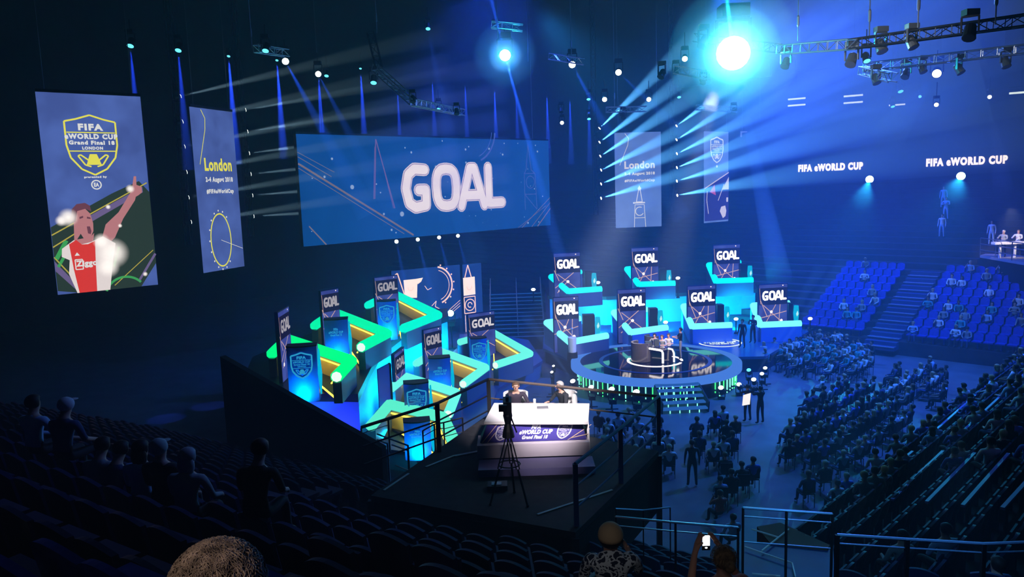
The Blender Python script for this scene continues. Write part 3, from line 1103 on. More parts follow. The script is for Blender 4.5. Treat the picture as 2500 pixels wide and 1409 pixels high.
# ================================================================ hanging screens and banners
def px_panel(tl, tr, bl_y, d0, d1):
    """upright rectangle from its two top corners (x, y) at two depths and the image height of its foot on the left"""
    a, b = at_y(*tl, d0), at_y(*tr, d1)
    z1 = (a.z + b.z) / 2
    c = at_y(tl[0], bl_y, d0)
    z0 = c.z
    return Panel((a.x, a.y, z0), (b.x, b.y, z0), (a.x, a.y, z1)), z0, z1


def faced(pn):
    if pn.n.dot(EYE - pn.o) < 0:
        pn.n = -pn.n
    return pn


def hang(t, pn, top=36.0, ins=.08):
    for s in (ins, 1 - ins):
        p = pn.p(s, 1)
        q = MB()
        q.tube([p + Vector((0, 0, .05)), Vector((p.x, p.y, top))], .015, 5)
        q.build('suspension_cable', M_STEEL, t)
    q = MB()
    q.beam(pn.p(0, 1) + Vector((0, 0, .06)), pn.p(1, 1) + Vector((0, 0, .06)), .08, .1)
    q.build('top_rail', M_BLACK, t)


pn, z0, z1 = px_panel((722, 328), (1338, 343), 603, 45, 60.3)
faced(pn)
t = thing('hanging_screen', 'huge wide blue screen reading GOAL hanging above the left wing of pods', 'screen', pn.o)
q = MB()
pn.slab(q, .3)
q.build('housing', M_BLACK, t)
q = MB()
pn.poly(q, [(0, 0), (1, 0), (1, 1), (0, 1)], .02)
disp = q.build('display', glow('big_screen_blue', (.003, .07, .33), 1.0, color2=(.006, .085, .42), scale=.16, sample=True), t)
q = MB()
for a, b, w in [((0, .74), (.375, .02), .018), ((.0, .80), (.1, .62), .006), ((.0, .84), (.11, .66), .005), ((0, .70), (.34, .04), .006), ((.02, .18), (.07, 0), .012),
                ((1.0, .2), (.93, 0), .012), ((1.0, .27), (.9, 0), .006), ((1, .33), (.85, .0), .006), ((.98, .24), (.83, .0), .004)]:
    pn.line(q, a, b, w, .04)
q.build('gold_stripes', glow('stripe_brown', (.20, .17, .27), 1.0), disp)
q = MB()
pn.path(q, [(.24, .4), (.255, .97), (.31, .3)], .012, .04)
pn.path(q, [(.236, .4), (.25, .9)], .006, .04)
pn.path(q, [(.305, .3), (.265, .86)], .006, .04)
q.build('needle_outline', glow('pink_line', (.16, .12, .42), 1.0), disp)
q = MB()
pn.arc(q, (.63, 1.1), .35, -70, -5, .02, .04)
pn.arc(q, (.63, 1.1), .30, -70, -5, .008, .04)
pn.path(q, [(.87, .2), (.87, .62), (.88, .66), (.893, .95), (.905, .66), (.925, .62), (.93, .2), (.87, .38), (.93, .38)], .009, .04)
pn.arc(q, (.9, .52), .07, 0, 360, .009, .04)
pn.line(q, (.87, .62), (.925, .62), .008, .04)
q.build('landmark_outlines', glow('outline_blue', (.06, .12, .50), 1.0), disp)
q = MB()
random.seed(3)
for i in range(46):
    pn.dot(q, (random.random() * .96 + .02, random.random() * .94 + .03), random.choice([.005, .006, .008, .012]), .045)
pn.dot(q, (.165, .52), .022, .045)
pn.dot(q, (.335, .24), .026, .045)
q.build('sparkles', glow('sparkle', (.3, .45, .8), 1.0), disp)
q = MB()
pn.goal(q, .343, .26, .765, .72, .28, .05)
q.build('word_outline', glow('goal_halo', (.8, .76, .95), 1.0), disp)
q = MB()
pn.goal(q, .343, .26, .765, .72, .235, .06)
q.build('word_edge', glow('goal_edge', (.34, .26, .55), 1.0), disp)
q = MB()
pn.goal(q, .343, .26, .765, .72, .205, .07)
q.build('word_goal', glow('goal_big_white', (.9, .86, 1), 1.1), disp)
hang(t, pn)

M_BAN = glow('banner_blue', (.06, .11, .40), 1.0, color2=(.085, .16, .55), scale=.8)  # banner cloth and its print made to glow in place of lamplight
M_BANR = glow('banner_blue_far', (.10, .20, .62), 1.0, color2=(.13, .26, .72), scale=.8)
Y1 = glow('banner_yellow', (.85, .85, .12), 1.0)
Y2 = glow('banner_pale', (.8, .85, .9), 1.0)


def curl(pn, q, h, n=14, amp=.05, mi=0):
    """cloth with soft vertical folds"""
    for k in range(n):
        for (s0, s1) in ((k / n, (k + 1) / n),):
            h0 = h + amp * math.sin(k * 1.9)
            h1 = h + amp * math.sin((k + 1) * 1.9)
            q.add([pn.p(s0, 0, h0), pn.p(s1, 0, h1), pn.p(s1, 1, h1), pn.p(s0, 1, h0)], [(0, 1, 2, 3)], mi)


def banner(label, tl, tr, bl_y, d0, d1, m, group='long banners above the stage'):
    pn, z0, z1 = px_panel(tl, tr, bl_y, d0, d1)
    faced(pn)
    t = thing('hanging_banner', label, 'banner', pn.o, group)
    q = MB()
    curl(pn, q, 0, amp=.02)
    curl(pn, q, -.03, amp=.02)
    cl = q.build('cloth', m, t)
    hang(t, pn)
    return cl, pn


# 1: the large banner at the left
t, pn = banner('largest banner, a yellow shield badge over a shouting football player in red', (86, 224), (342, 236), 722, 28, 30.3, M_BAN)
q = MB()
pn.poly(q, [(0, .02), (.0, .34), (.62, .5), (.9, .56), (1, .5), (1, .12), (.82, 0), (.2, 0)], .04)
q.build('dark_green_field', glow('banner_green_dark', (.025, .05, .045), 1.0), t)
q = MB()
for a, b, w in [((0, .30), (.98, .55), .006), ((.0, .24), (.35, .34), .006), ((.55, .02), (.98, .19), .004), ((.0, .19), (.27, 0), .006)]:
    pn.line(q, a, b, w, .05)
q.build('yellow_stripes', glow('stripe_yellow', (.5, .45, .08), 1.0), t)
q = MB()
pn.poly(q, [(.3, .37), (.93, .53), (.93, .50), (.3, .335)], .048)
pn.poly(q, [(0, .17), (.25, 0), (.2, 0), (0, .12)], .048)
pn.line(q, (.80, .03), (1, .17), .012, .05)
q.build('mauve_stripes', glow('stripe_mauve', (.16, .13, .32), 1.0), t)
q = MB()
pn.line(q, (.02, .18), (.13, .27), .02, .05)
pn.line(q, (.03, .14), (.12, .21), .014, .05)
pn.line(q, (.56, .12), (.63, .22), .012, .05)
pn.arc(q, (.66, -.04), .10, 40, 160, .012, .05)
q.build('green_strokes', glow('stroke_green', (.05, .4, .12), 1.0), t)
# player: neck, face, arm, shirt, as a printed picture
q = MB()
pn.poly(q, [(.2, .27), (.36, .28), (.40, .30), (.38, .25), (.30, .22), (.22, .24)], .055)
pn.poly(q, [(.20, .25), (.22, .38), (.26, .425), (.33, .43), (.38, .40), (.40, .35), (.395, .31), (.36, .275), (.30, .27), (.27, .30)], .06)
pn.poly(q, [(.47, .27), (.52, .34), (.66, .40), (.80, .50), (.86, .49), (.84, .46), (.70, .365), (.60, .27), (.53, .24)], .058)
pn.poly(q, [(.79, .49), (.82, .52), (.85, .585), (.875, .585), (.87, .54), (.92, .53), (.92, .50), (.88, .485), (.84, .475)], .06)
q.build('player_skin', glow('print_skin', (.52, .22, .26), 1.0), t)
q = MB()
pn.poly(q, [(.19, .37), (.21, .425), (.26, .45), (.34, .455), (.385, .44), (.395, .41), (.34, .425), (.26, .415), (.23, .36)], .065)
pn.poly(q, [(.335, .335), (.365, .335), (.375, .31), (.365, .295), (.34, .30)], .066)
pn.poly(q, [(.275, .385), (.31, .39), (.31, .38), (.275, .375)], .066)
pn.poly(q, [(.345, .385), (.38, .38), (.38, .372), (.345, .375)], .066)
q.build('player_hair', glow('print_hair', (.16, .06, .10), 1.0), t)
q = MB()
pn.poly(q, [(.07, .19), (.08, .23), (.2, .27), (.26, .245), (.36, .255), (.48, .28), (.6, .24), (.56, .16), (.50, .0), (.36, .0), (.18, .0), (.12, .1), (.14, .17)], .062)
q.build('player_sleeves', glow('print_white', (.85, .8, .85), 1.0), t)
q = MB()
pn.poly(q, [(.15, .25), (.22, .27), (.27, .245), (.33, .245), (.40, .26), (.385, .15), (.37, .0), (.2, .0), (.17, .12)], .068)
q.build('player_shirt', glow('print_red', (.75, .05, .05), 1.0), t)
q = MB()
pn.text(q, 'Ziggo', .195, .125, .40, .165, .05, .075)
pn.path(q, [(.19, .12), (.19, .17), (.26, .17), (.26, .12)], .005, .075, closed=True)
pn.poly(q, [(.19, .19), (.24, .19), (.215, .207)], .075)
q.build('shirt_lettering', Y2, t)
_fl = bpy.data.materials.new('printed_flare')
_fl.use_nodes = True
_n = _fl.node_tree
_n.nodes.clear()
_at, _pw, _tr, _em, _mx, _ou = [_n.nodes.new(k) for k in ('ShaderNodeAttribute', 'ShaderNodeMath', 'ShaderNodeBsdfTransparent', 'ShaderNodeEmission', 'ShaderNodeMixShader', 'ShaderNodeOutputMaterial')]
_at.attribute_name = 'fade'
_pw.operation = 'POWER'
_pw.inputs[1].default_value = 1.4
_em.inputs['Color'].default_value = (1, .98, 1, 1)
_em.inputs['Strength'].default_value = 1.3
_n.links.new(_at.outputs['Fac'], _pw.inputs[0])
_n.links.new(_pw.outputs[0], _mx.inputs[0])
_n.links.new(_tr.outputs[0], _mx.inputs[1])
_n.links.new(_em.outputs[0], _mx.inputs[2])
_n.links.new(_mx.outputs[0], _ou.inputs['Surface'])
_fl.cycles.emission_sampling = 'NONE'
for _k, (c, r) in enumerate([((.17, .385), .05), ((.1, .37), .03), ((.56, .19), .085), ((.50, .12), .06), ((.8, .52), .025), ((.56, .43), .014), ((.87, .065), .014), ((.66, .33), .012), ((.46, .255), .045)]):
    q = MB()
    N_ = 28
    vs_ = [pn.p(c[0], c[1], .08 + .001 * _k)]
    for rr in (.45, 1.0):
        vs_ += [pn.p(c[0] + r * rr * math.cos(2 * math.pi * k / N_) / pn.asp, c[1] + r * rr * math.sin(2 * math.pi * k / N_), .08 + .001 * _k) for k in range(N_)]
    fs_ = [(0, 1 + k, 1 + (k + 1) % N_) for k in range(N_)] + [(1 + k, 1 + N_ + k, 1 + N_ + (k + 1) % N_, 1 + (k + 1) % N_) for k in range(N_)]
    q.add(vs_, fs_)
    o = q.build('printed_flare', _fl, t)
    at_ = o.data.attributes.new('fade', 'FLOAT', 'POINT')
    for k in range(len(o.data.vertices)):
        at_.data[k].value = 1.0 if k == 0 else (.75 if k <= N_ else 0.0)
q = MB()
crest(pn, q, .47, .745, .30, h=.06, w=.028, text=False)
q.build('shield_badge', Y1, t)
q = MB()
for (s, x0, y0, x1, y1) in [('FIFA', .35, .818, .59, .852), ('eWORLD CUP', .215, .775, .725, .802), ('Grand Final 18', .25, .747, .69, .768), ('LONDON', .37, .722, .57, .738), ('presented by', .36, .577, .58, .59)]:
    pn.text(q, s, x0, y0, x1, y1, .06, .07)
pn.arc(q, (.47, .545), .022, 0, 360, .006, .07)
pn.text(q, 'EA', .445, .535, .495, .556, .05, .07)
q.build('badge_lettering', Y2, t)


def london(pn, t, wheel):
    q = MB()
    pn.text(q, 'London', .2, .62, .86, .70, .04, .05)
    pn.path(q, [(.22, .99), (.3, .94), (.28, .87), (.1, .66)], .005, .05)
    if wheel:
        pn.arc(q, (.45, .19), .165, 0, 360, .009, .05, sx=.58, n=32)
    q.build('place_lettering', Y1 if wheel else Y2, t)
    q = MB()
    pn.text(q, '2-4 August 2018', .2, .545, .86, .585, .06, .05)
    pn.text(q, '#FIFAeWorldCup', .2, .475, .86, .51, .06, .05)
    if wheel:
        pass
        for k in range(13):
            a = math.radians(50 + 260 * k / 12)
            pn.dot(q, (.45 + .58 * .185 * math.cos(a) / pn.asp, .19 + .185 * math.sin(a)), .006, .05)
        pn.path(q, [(.45, .19), (.98, .12)], .003, .05)
    else:
        pn.path(q, [(.4, 0), (.42, .24), (.62, .24), (.65, 0)], .006, .05)
        pn.line(q, (.41, .1), (.64, .1), .006, .05)
        pn.arc(q, (.52, .17), .045, 60, 330, .008, .05)
        pn.path(q, [(.45, .27), (.58, .27), (.52, .44)], .008, .05, closed=True)
        pn.line(q, (.38, .26), (.64, .26), .014, .05)
        pn.dot(q, (.52, .41), .02, .055)
    q.build('date_lettering', Y2, t)


t, pn = banner('narrow blue banner reading London beside the side light tower, with a yellow wheel drawing', (463, 260), (566, 274), 668, 34, 36.7, M_BAN)
london(pn, t, True)
t, pn = banner('wide pale banner reading London with a clock tower drawing, right of the big screen', (1500, 325), (1613, 321), 557, 60, 60.4, M_BANR)
london(pn, t, False)
for i, (tl, tr, yb, d0, d1, lb) in enumerate([((1719, 323), (1778, 320), 545, 64, 66, 'banner with a white shield badge over footballers, middle one of the right hand three'),
                                              ((1808, 322), (1859, 320), 497, 84, 86, 'shortest and farthest banner, crossed by the brightest blue beam')]):
    t, pn = banner(lb, tl, tr, yb, d0, d1, M_BANR)
    q = MB()
    crest(pn, q, .5, .80, .28, h=.06, w=.05)
    pn.dot(q, (.5, .62), .015, .06)
    q.build('shield_badge', glow('badge_white', (.8, .95, 1), 1.0), t)
    q = MB()
    pn.poly(q, [(0, .02), (0, .38), (1, .56), (1, .02)], .05)
    q.build('lower_field', glow('banner_indigo', (.03, .03, .25), 1.0), t)
    q = MB()
    pn.line(q, (0, .38), (1, .55), .012, .06)
    if i:
        pn.poly(q, [(0, .08), (0, .4), (.5, .5), (.7, .42), (.45, .25), (.35, .05), (.2, 0)], .065)
        pn.poly(q, [(.8, .5), (1, .5), (1, .3)], .065)
    else:
        pn.poly(q, [(.7, .34), (1, .5), (1, .36), (.72, .36)], .065)
        pn.path(q, [(.15, .1), (.08, .25), (.1, .35)], .01, .065)
        pn.path(q, [(.55, .24), (.8, .42)], .01, .065)
        pn.poly(q, [(.62, .12), (.68, .17), (.85, .18), (.9, .12), (.86, .06), (.75, .04)], .065)
        pn.poly(q, [(.9, .22), (.97, .22), (.97, .27), (.9, .27)], .065)
    q.build('white_figures', glow('print_lilac', (.7, .72, 1), 1.0), t)
    q = MB()
    if i:
        pn.poly(q, [(.5, .1), (.7, .4), (.98, .3), (.98, .05)], .07)
        q.build('blue_figure', glow('print_blue', (.03, .25, .65), 1.0), t)
    else:
        pn.poly(q, [(.2, .34), (.4, .42), (.45, .3)], .07)
        q.build('pink_figure', glow('print_pink', (.55, .1, .35), 1.0), t)

# art wall behind the left wing: two LED panels with outline drawings
M_WALLSCR = glow('art_wall_blue', (.008, .035, .26), 1.0, color2=(.012, .06, .34), scale=.3)
M_PINK = glow('art_outline', (1, .66, .62), 1.3)
pn, z0, z1 = px_panel((955, 662), (1122, 646), 800, 53, 56)
faced(pn)
t = thing('led_wall', 'wide LED wall with pink outlines of a wheel and a camera stand, behind the turquoise desk', 'screen', (pn.o.x, pn.o.y, 0), 'art walls at the back of the stage')
q = MB()
pn.slab(q, .2)
for s in (.05, .95):
    p = pn.p(s, 0)
    q.beam((p.x, p.y + .05, 0), (p.x, p.y + .05, pn.o.z + .1), .15, .15)
q.build('housing', M_BLACK, t)
q = MB()
pn.poly(q, [(0, 0), (1, 0), (1, 1), (0, 1)], .02)
disp = q.build('display', M_WALLSCR, t)
q = MB()
pn.arc(q, (.62, .66), .34, -70, 80, .03, .04)
pn.arc(q, (.62, .66), .28, -70, 75, .012, .04)
for k in range(7):
    a = math.radians(-60 + 22 * k)
    pn.dot(q, (.62 + .38 * math.cos(a) / pn.asp, .66 + .38 * math.sin(a)), .016, .04)
pn.path(q, [(.46, .68), (.5, .6), (.56, .63)], .012, .04)
pn.path(q, [(.55, .3), (.62, .38), (.6, .28), (.7, .2), (.72, .05)], .014, .04)
for s in (0, .05, .1):
    pn.line(q, (.6 + s, 0), (.98, .34 - s), .01, .04)
pn.path(q, [(.2, .42), (.3, .1)], .014, .04)
pn.path(q, [(.3, .42), (.42, .12)], .02, .04)
pn.path(q, [(.02, .9), (.08, .95), (.2, .4), (.13, .4)], .022, .04)
q.build('wheel_drawing', M_PINK, disp)
q = MB()
pn.poly(q, [(.17, .5), (.34, .48), (.36, .82), (.16, .82)], .05)
pn.poly(q, [(.34, .82), (.44, .83), (.41, .76), (.36, .72)], .05)
q.build('camera_drawing', glow('art_white', (1, .88, .86), 1.3), disp)
q = MB()
pn.arc(q, (.255, .67), .05, -200, 20, .014, .06)
q.build('camera_line', M_PINK, disp)
pn, z0, z1 = px_panel((1128, 646), (1174, 642), 845, 56, 57)
faced(pn)
t = thing('led_wall', 'narrow LED wall with a pink outline clock tower, nearest the stairs', 'screen', (pn.o.x, pn.o.y, 0), 'art walls at the back of the stage')
q = MB()
pn.slab(q, .2)
for s in (.1, .9):
    p = pn.p(s, 0)
    q.beam((p.x, p.y + .05, 0), (p.x, p.y + .05, pn.o.z + .1), .15, .15)
q.build('housing', M_BLACK, t)
q = MB()
pn.poly(q, [(0, 0), (1, 0), (1, 1), (0, 1)], .02)
disp = q.build('display', M_WALLSCR, t)
q = MB()
for s in (.05, .12):
    pn.path(q, [(s, 0), (s, .38)], .010, .04)
    pn.path(q, [(.62 - s, 0), (.62 - s, .38)], .010, .04)
pn.path(q, [(.02, .4), (.6, .4), (.6, .6), (.02, .6)], .012, .04, closed=True)
pn.arc(q, (.31, .5), .07, 0, 360, .012, .045)
pn.arc(q, (.31, .5), .03, 0, 300, .012, .045)
pn.path(q, [(.1, .84), (.28, .99), (.44, .84)], .014, .04)
pn.line(q, (-.0, .76), (.1, .76), .008, .04)
pn.line(q, (-.0, .73), (.1, .73), .008, .04)
q.build('tower_drawing', M_PINK, disp)
q = MB()
pn.poly(q, [(.0, .62), (.62, .62), (.62, .84), (.0, .84)], .05)
q.build('tower_top', glow('art_white', (1, .88, .86), 1.3), disp)
q = MB()
pn.arc(q, (.31, .72), .035, -200, 20, .012, .06)
q.build('tower_line', M_PINK, disp)

# lettering on the upper balcony front
u0 = 68.9
for x0, x1, yb0, yt0, lb in [(1949, 2107, 420, 402, 'white lettering FIFA eWORLD CUP on the far balcony, nearer the stage'),
                             (2261, 2460, 407, 387, 'larger white lettering FIFA eWORLD CUP on the far balcony, nearer the frame edge')]:
    pts = []
    for x, y in ((x0, yb0), (x1, yb0 - (x1 - x0) * .035)):
        d = ray(x, y)
        tt = u0 / ((d.x + d.y) * S2)
        pts.append(EYE + d * tt)
    d = ray(x0, yt0)
    top = EYE + d * (u0 / ((d.x + d.y) * S2))
    zb = (pts[0].z + pts[1].z) / 2
    pn = faced(Panel((pts[0].x, pts[0].y, zb), (pts[1].x, pts[1].y, zb), (pts[0].x, pts[0].y, zb + top.z - pts[0].z)))
    q = MB()
    pn.text(q, 'FIFA eWORLD CUP', 0, 0, 1, 1, .07, .05)
    pn.text(q, 'FIFA eWORLD CUP', 0, 0, 1, 1, .07, .01)
    o = q.build('ribbon_sign', glow('ribbon_white', (1, .97, 1), 1.8))
    tag(o, lb, 'sign', 'signs on the far balcony')


# ================================================================ towers, trusses, lamps
def truss(a, b, w=.35, bay=.6, name='lighting_truss', label='', group=None, m=M_METAL, ladder=False):
    a, b = Vector(a), Vector(b)
    t = thing(name, label, 'truss', a, group)
    d = (b - a).normalized()
    up = Vector((0, 0, 1)) if abs(d.z) < .9 else Vector((1, 0, 0))
    s = d.cross(up).normalized() * w / 2
    v = s.cross(d).normalized() * w / 2
    q = MB()
    cs = [s + v, -s + v, -s - v, s - v]
    for c in cs:
        q.tube([a + c, b + c], .028, 6)
    q.build('chords', m, t)
    q = MB()
    n = max(1, int((b - a).length / bay))
    for k in range(n):
        p0, p1 = a + (b - a) * (k / n), a + (b - a) * ((k + 1) / n)
        for i in range(4):
            c0, c1 = cs[i], cs[(i + 1) % 4]
            if k % 2:
                c0, c1 = c1, c0
            q.tube([p0 + c0, p1 + c1], .014, 4, caps=False)
            q.tube([p0 + c0, p0 + c1], .014, 4, caps=False)
    q.build('lattice', m, t)
    return t


def moving_head(loc, aim, lens, label, group, size=.32, hang_from=None, m=M_BLACK, lens_k=1.0):
    """base box, yoke and barrel with a lens; LOC is the lens centre"""
    loc, aim = Vector(loc), Vector(aim)
    d = (aim - loc).normalized()
    t = thing('moving_head_light', label, 'stage light', loc, group)
    q = MB()
    q.lathe([(size * .3, -size * 1.25), (size * .42, -size * 1.1), (size * .45, -size * .5), (size * .5, -.01), (size * .42, 0)], 12, loc - d * .02, axis=d)
    q.build('barrel', m, t)
    if lens is not None:
        q = MB()
        q.lathe([(size * .42 * lens_k, 0), (size * .36 * lens_k, .012)], 20, loc - d * .015, axis=d)
        q.build('lens', lens, t)
    c = loc - d * size * .6
    upz = Vector((0, 0, 1)) if hang_from is None or hang_from > loc.z else Vector((0, 0, -1))
    s = d.cross(upz)
    s = (s.normalized() if s.length > .1 else Vector((1, 0, 0))) * size * .58
    q = MB()
    for k in (-1, 1):
        q.beam(c + s * k, c + s * k + upz * size * 1.2, size * .2, size * .12, up=s)
    q.beam(c - s + upz * size * 1.2, c + s + upz * size * 1.2, size * .25, size * .12)
    q.build('yoke', m, t)
    q = MB()
    p = c + upz * size * 1.25
    q.box((p.x - size * .5, p.y - size * .4, min(p.z, p.z + upz.z * size * .45)), (p.x + size * .5, p.y + size * .4, max(p.z, p.z + upz.z * size * .45)))
    if hang_from is not None and abs(hang_from - p.z) > size * .45:
        q.tube([p + upz * size * .4, Vector((p.x, p.y, hang_from))], .02, 5)
    q.build('base', m, t)
    return t


L_WHITE = glow('lens_white', (.9, 1, 1), 6.0)
L_BIG = glow('lens_big', (.75, 1, 1), 30.0)
L_CYAN = glow('lens_cyan', (.1, .7, 1), 2.5)
L_BLUE = glow('lens_blue', (.1, .5, 1), 4.0)
towers = {}
for key, lb in (('left', 'tower of six pale beams beside the narrow London banner'), ('inner', 'tower of six pale beams left of the big screen'),
                ('right', 'tower of six wide beams right of the big screen'), ('outer', 'tower of six wide beams left of the middle shield banner')):
    fx = [f for f in FIX if f[6] == key]
    a, b = fx[0][1], fx[-1][1]
    w = Vector((-.35, .25, 0))
    truss((a.x + w.x, a.y + w.y, b.z - 1.2), (a.x + w.x, a.y + w.y, 35.9), .3, .8, 'light_tower', lb, 'hanging light towers', M_BLACK)
    od = ['topmost', 'second', 'third', 'fourth', 'fifth', 'lowest']
    for f in fx:
        moving_head(f[1], f[2], L_WHITE, '%s stage light of the %s' % (od[f[5]], lb), 'stage lights on the towers', .26, hang_from=None)
# bright heads
moving_head(B1, EYE, L_BIG, 'brightest lamp of the hall, glaring white in a cyan halo', 'glaring lamps', 1.05, hang_from=B1.z + 1.6, lens_k=1.4)
moving_head(B2, EYE, L_BIG, 'second brightest lamp, glaring above the big screen', 'glaring lamps', .62, hang_from=B2.z + 1.4)
truss(B2 + Vector((-.6, .3, 1.5)), B2 + Vector((.9, .3, 1.3)), .3, .4, label='short bright truss piece over the lamp above the big screen')
# round lamps over the stage
for x, y, d, s, ln, lb in [(697, 150, 42, .42, L_WHITE, 'white lamp left of the pair above the big screen corner'), (777, 181, 44, .38, L_WHITE, 'white lamp right of the pair above the big screen corner'),
                           (1397, 158, 44, .45, L_WHITE, 'white lamp above the right end of the big screen'), (1510, 177, 46, .42, L_WHITE, 'white lamp above the gap right of the big screen'),
                           (1476, 243, 50, .36, L_WHITE, 'small white lamp above the wide London banner'), (1437, 243, 52, .3, L_CYAN, 'small cyan lamp left of the lamp over the wide London banner'),
                           (1584, 243, 50, .34, L_WHITE, 'small white lamp over the right edge of the wide London banner'), (1658, 238, 54, .3, L_CYAN, 'dim cyan lamp between the two right hand towers'),
                           (1672, 144, 36, .3, L_WHITE, 'small white lamp left of the brightest lamp'), (1438, 291, 54, .3, L_CYAN, 'cyan lamp above the right corner of the big screen'),
                           (1071, 267, 48, .3, L_CYAN, 'cyan lamp above the middle of the big screen'), (1372, 300, 46, .26, L_WHITE, 'little white lamp just above the right end of the big screen'),
                           (318, 113, 36, .34, L_CYAN, 'cyan downlight above the largest banner'), (435, 124, 38, .34, L_CYAN, 'cyan downlight above the left tower'),
                           (558, 138, 42, .2, L_CYAN, 'dim downlight above the narrow London banner'), (676, 148, 46, .2, L_CYAN, 'dim downlight beside the left white lamp'),
                           (797, 186, 47, .3, L_CYAN, 'cyan lamp beside the right white lamp of the pair'), (880, 168, 52, .2, L_CYAN, 'dim downlight above the big screen, left half'),
                           (912, 203, 42, .38, L_CYAN, 'cyan lamp on the end of the slanting truss'), (648, 125, 36, .34, L_CYAN, 'cyan lamp on the small bright truss at upper left'),
                           (1045, 71, 44, .3, L_CYAN, 'small slanting cyan lamp near the top of the frame'),
                           (968, 590, 50, .3, L_WHITE, 'first lamp of four hanging below the big screen'), (1020, 585, 52, .3, L_WHITE, 'second lamp of four hanging below the big screen'),
                           (1072, 580, 54, .3, L_WHITE, 'third lamp of four hanging below the big screen'), (1118, 576, 55, .3, L_WHITE, 'fourth lamp of four hanging below the big screen'),
                           (2287, 180, 40, .5, L_WHITE, 'ring shaped lamp on the lower right truss'), (2117, 150, 30, .3, L_CYAN, 'cyan lamp under the long right truss'),
                           (2199, 224, 50, .4, L_CYAN, 'blue lamp behind the lower right truss'), (2246, 236, 50, .22, L_BLUE, 'faint blue lamp behind the lower right truss'),
                           (2286, 256, 42, .26, L_WHITE, 'lamp with a level beam below the lower right truss'), (2416, 237, 46, .26, L_WHITE, 'lamp with a thin downward beam at the far right'),
                           (2180, 261, 50, .3, L_CYAN, 'cyan lamp beside the lower tube lights at far right')]:
    p = at_y(x, y, d)
    aim = p + Vector((0, -3, -5)) if ln is L_CYAN else p + (EYE - p) * .5 + Vector((0, 0, -6))
    moving_head(p, aim, ln, lb, 'stage lamps in the roof', s, hang_from=p.z + 1.2)
for x, y, d, lb in [(2123, 438, 62, 'bright blue lamp on the far steps, nearer the stage'), (2346, 430, 62, 'bright blue lamp on the far steps, nearer the frame edge')]:
    d_ = ray(x, y)
    p = EYE + d_ * (68.3 / ((d_.x + d_.y) * S2))
    moving_head(p, EYE, glow('lens_far', (.5, .9, 1), 9.0), lb, 'lamps above the far steps', .75, hang_from=p.z - .3)
# tube lights under the roof on the right
for x, y, d, w, lb in [(1945, 249, 70, 34, 'pair of tube lights nearest the shortest banner'), (2083, 242, 66, 36, 'pair of tube lights left of the lower right truss'),
                       (2190, 256, 70, 30, 'single dim tube light by the blue lamp'), (2492, 226, 56, 40, 'tube light at the right edge of the frame'), (2175, 345, 75, 26, 'small yellowish tube light below the others')]:
    p = at_y(x, y, d)
    t = thing('tube_light', lb, 'light', p, 'tube lights under the roof')
    k = w / F_PX * d
    rr = Vector((k / 2, -k * .3, 0))
    for dz in ((-.28, .28) if 'pair' in lb else (0,)):
        q = MB()
        q.tube([p - rr + Vector((0, 0, dz)), p + rr + Vector((0, 0, dz))], .07, 8)
        q.build('tube', glow('fluorescent', (.7, .95, 1), 1.6), t)
    q = MB()
    q.beam(p - rr + Vector((0, .1, .4)), p + rr + Vector((0, .1, .4)), .3, .08)
    q.tube([p + Vector((0, .1, .4)), (p.x, p.y + .1, 35.95)], .02, 5)
    q.build('housing', M_BLACK, t)

# trusses on the right, with dark moving heads
tA = [(at_y(1905, 122, 30), at_y(2080, 108, 26), 'silver truss right of the brightest lamp'), (at_y(2080, 108, 26.6), at_y(2560, 42, 21), 'dark long truss rising to the upper right corner'),
      (at_y(2110, 165, 33), at_y(2520, 118, 29), 'silver lower truss at upper right'), (at_y(2105, 172, 33), at_y(2180, 190, 30), 'stub of bright truss jutting from the lower right truss'),
      (at_y(1900, 118, 30.3), at_y(1700, 92, 34), 'dark truss running behind the brightest lamp'), (at_y(1652, 170, 36), at_y(1730, 185, 34), 'short sparkling truss left of the brightest lamp'),
      (at_y(1480, 268, 50), at_y(1578, 266, 50), 'short truss above the wide London banner'), (at_y(1700, 262, 52), at_y(1800, 268, 52), 'short truss above the middle shield banner'),
      (at_y(625, 118, 36), at_y(700, 130, 38), 'small bright truss at the upper left'), (at_y(915, 165, 40), at_y(1010, 250, 38), 'slanting truss above the middle of the big screen'),
      (at_y(1010, 250, 38.5), at_y(1130, 275, 44), 'dim truss just above the big screen'), (at_y(1345, 138, 44), at_y(1420, 150, 42), 'dim short truss by the lamp over the big screen end'),
      (at_y(905, 80, 38), at_y(925, 165, 38), 'violet lit upright truss above the slanting truss')]
for a, b, lb in tA:
    truss(a, b, .32 if 'dark long' not in lb else .3, .5, label=lb, group='roof trusses', m=M_BLACK if 'dark' in lb or 'upright' in lb else M_METAL)
for x, y, d in [(1948, 100, 29), (2122, 92, 26), (2241, 68, 24), (615, 118, 36), (1395, 140, 43), (1500, 262, 50), (920, 80, 38), (1215, 92, 38), (1290, 150, 50), (2430, 60, 22)]:
    p = at_y(x, y, d)
    q = MB()
    q.tube([p, (p.x, p.y, 36)], .022, 6)
    q.lathe([(.03, 0), (.05, .05), (.05, .35), (.03, .4)], 8, (p.x, p.y, p.z + .5))
    tag(q.build('hoist_chain', M_STEEL), 'thin hoist chain and motor holding a truss up to the dark roof', 'chain', 'hoist chains over the trusses')
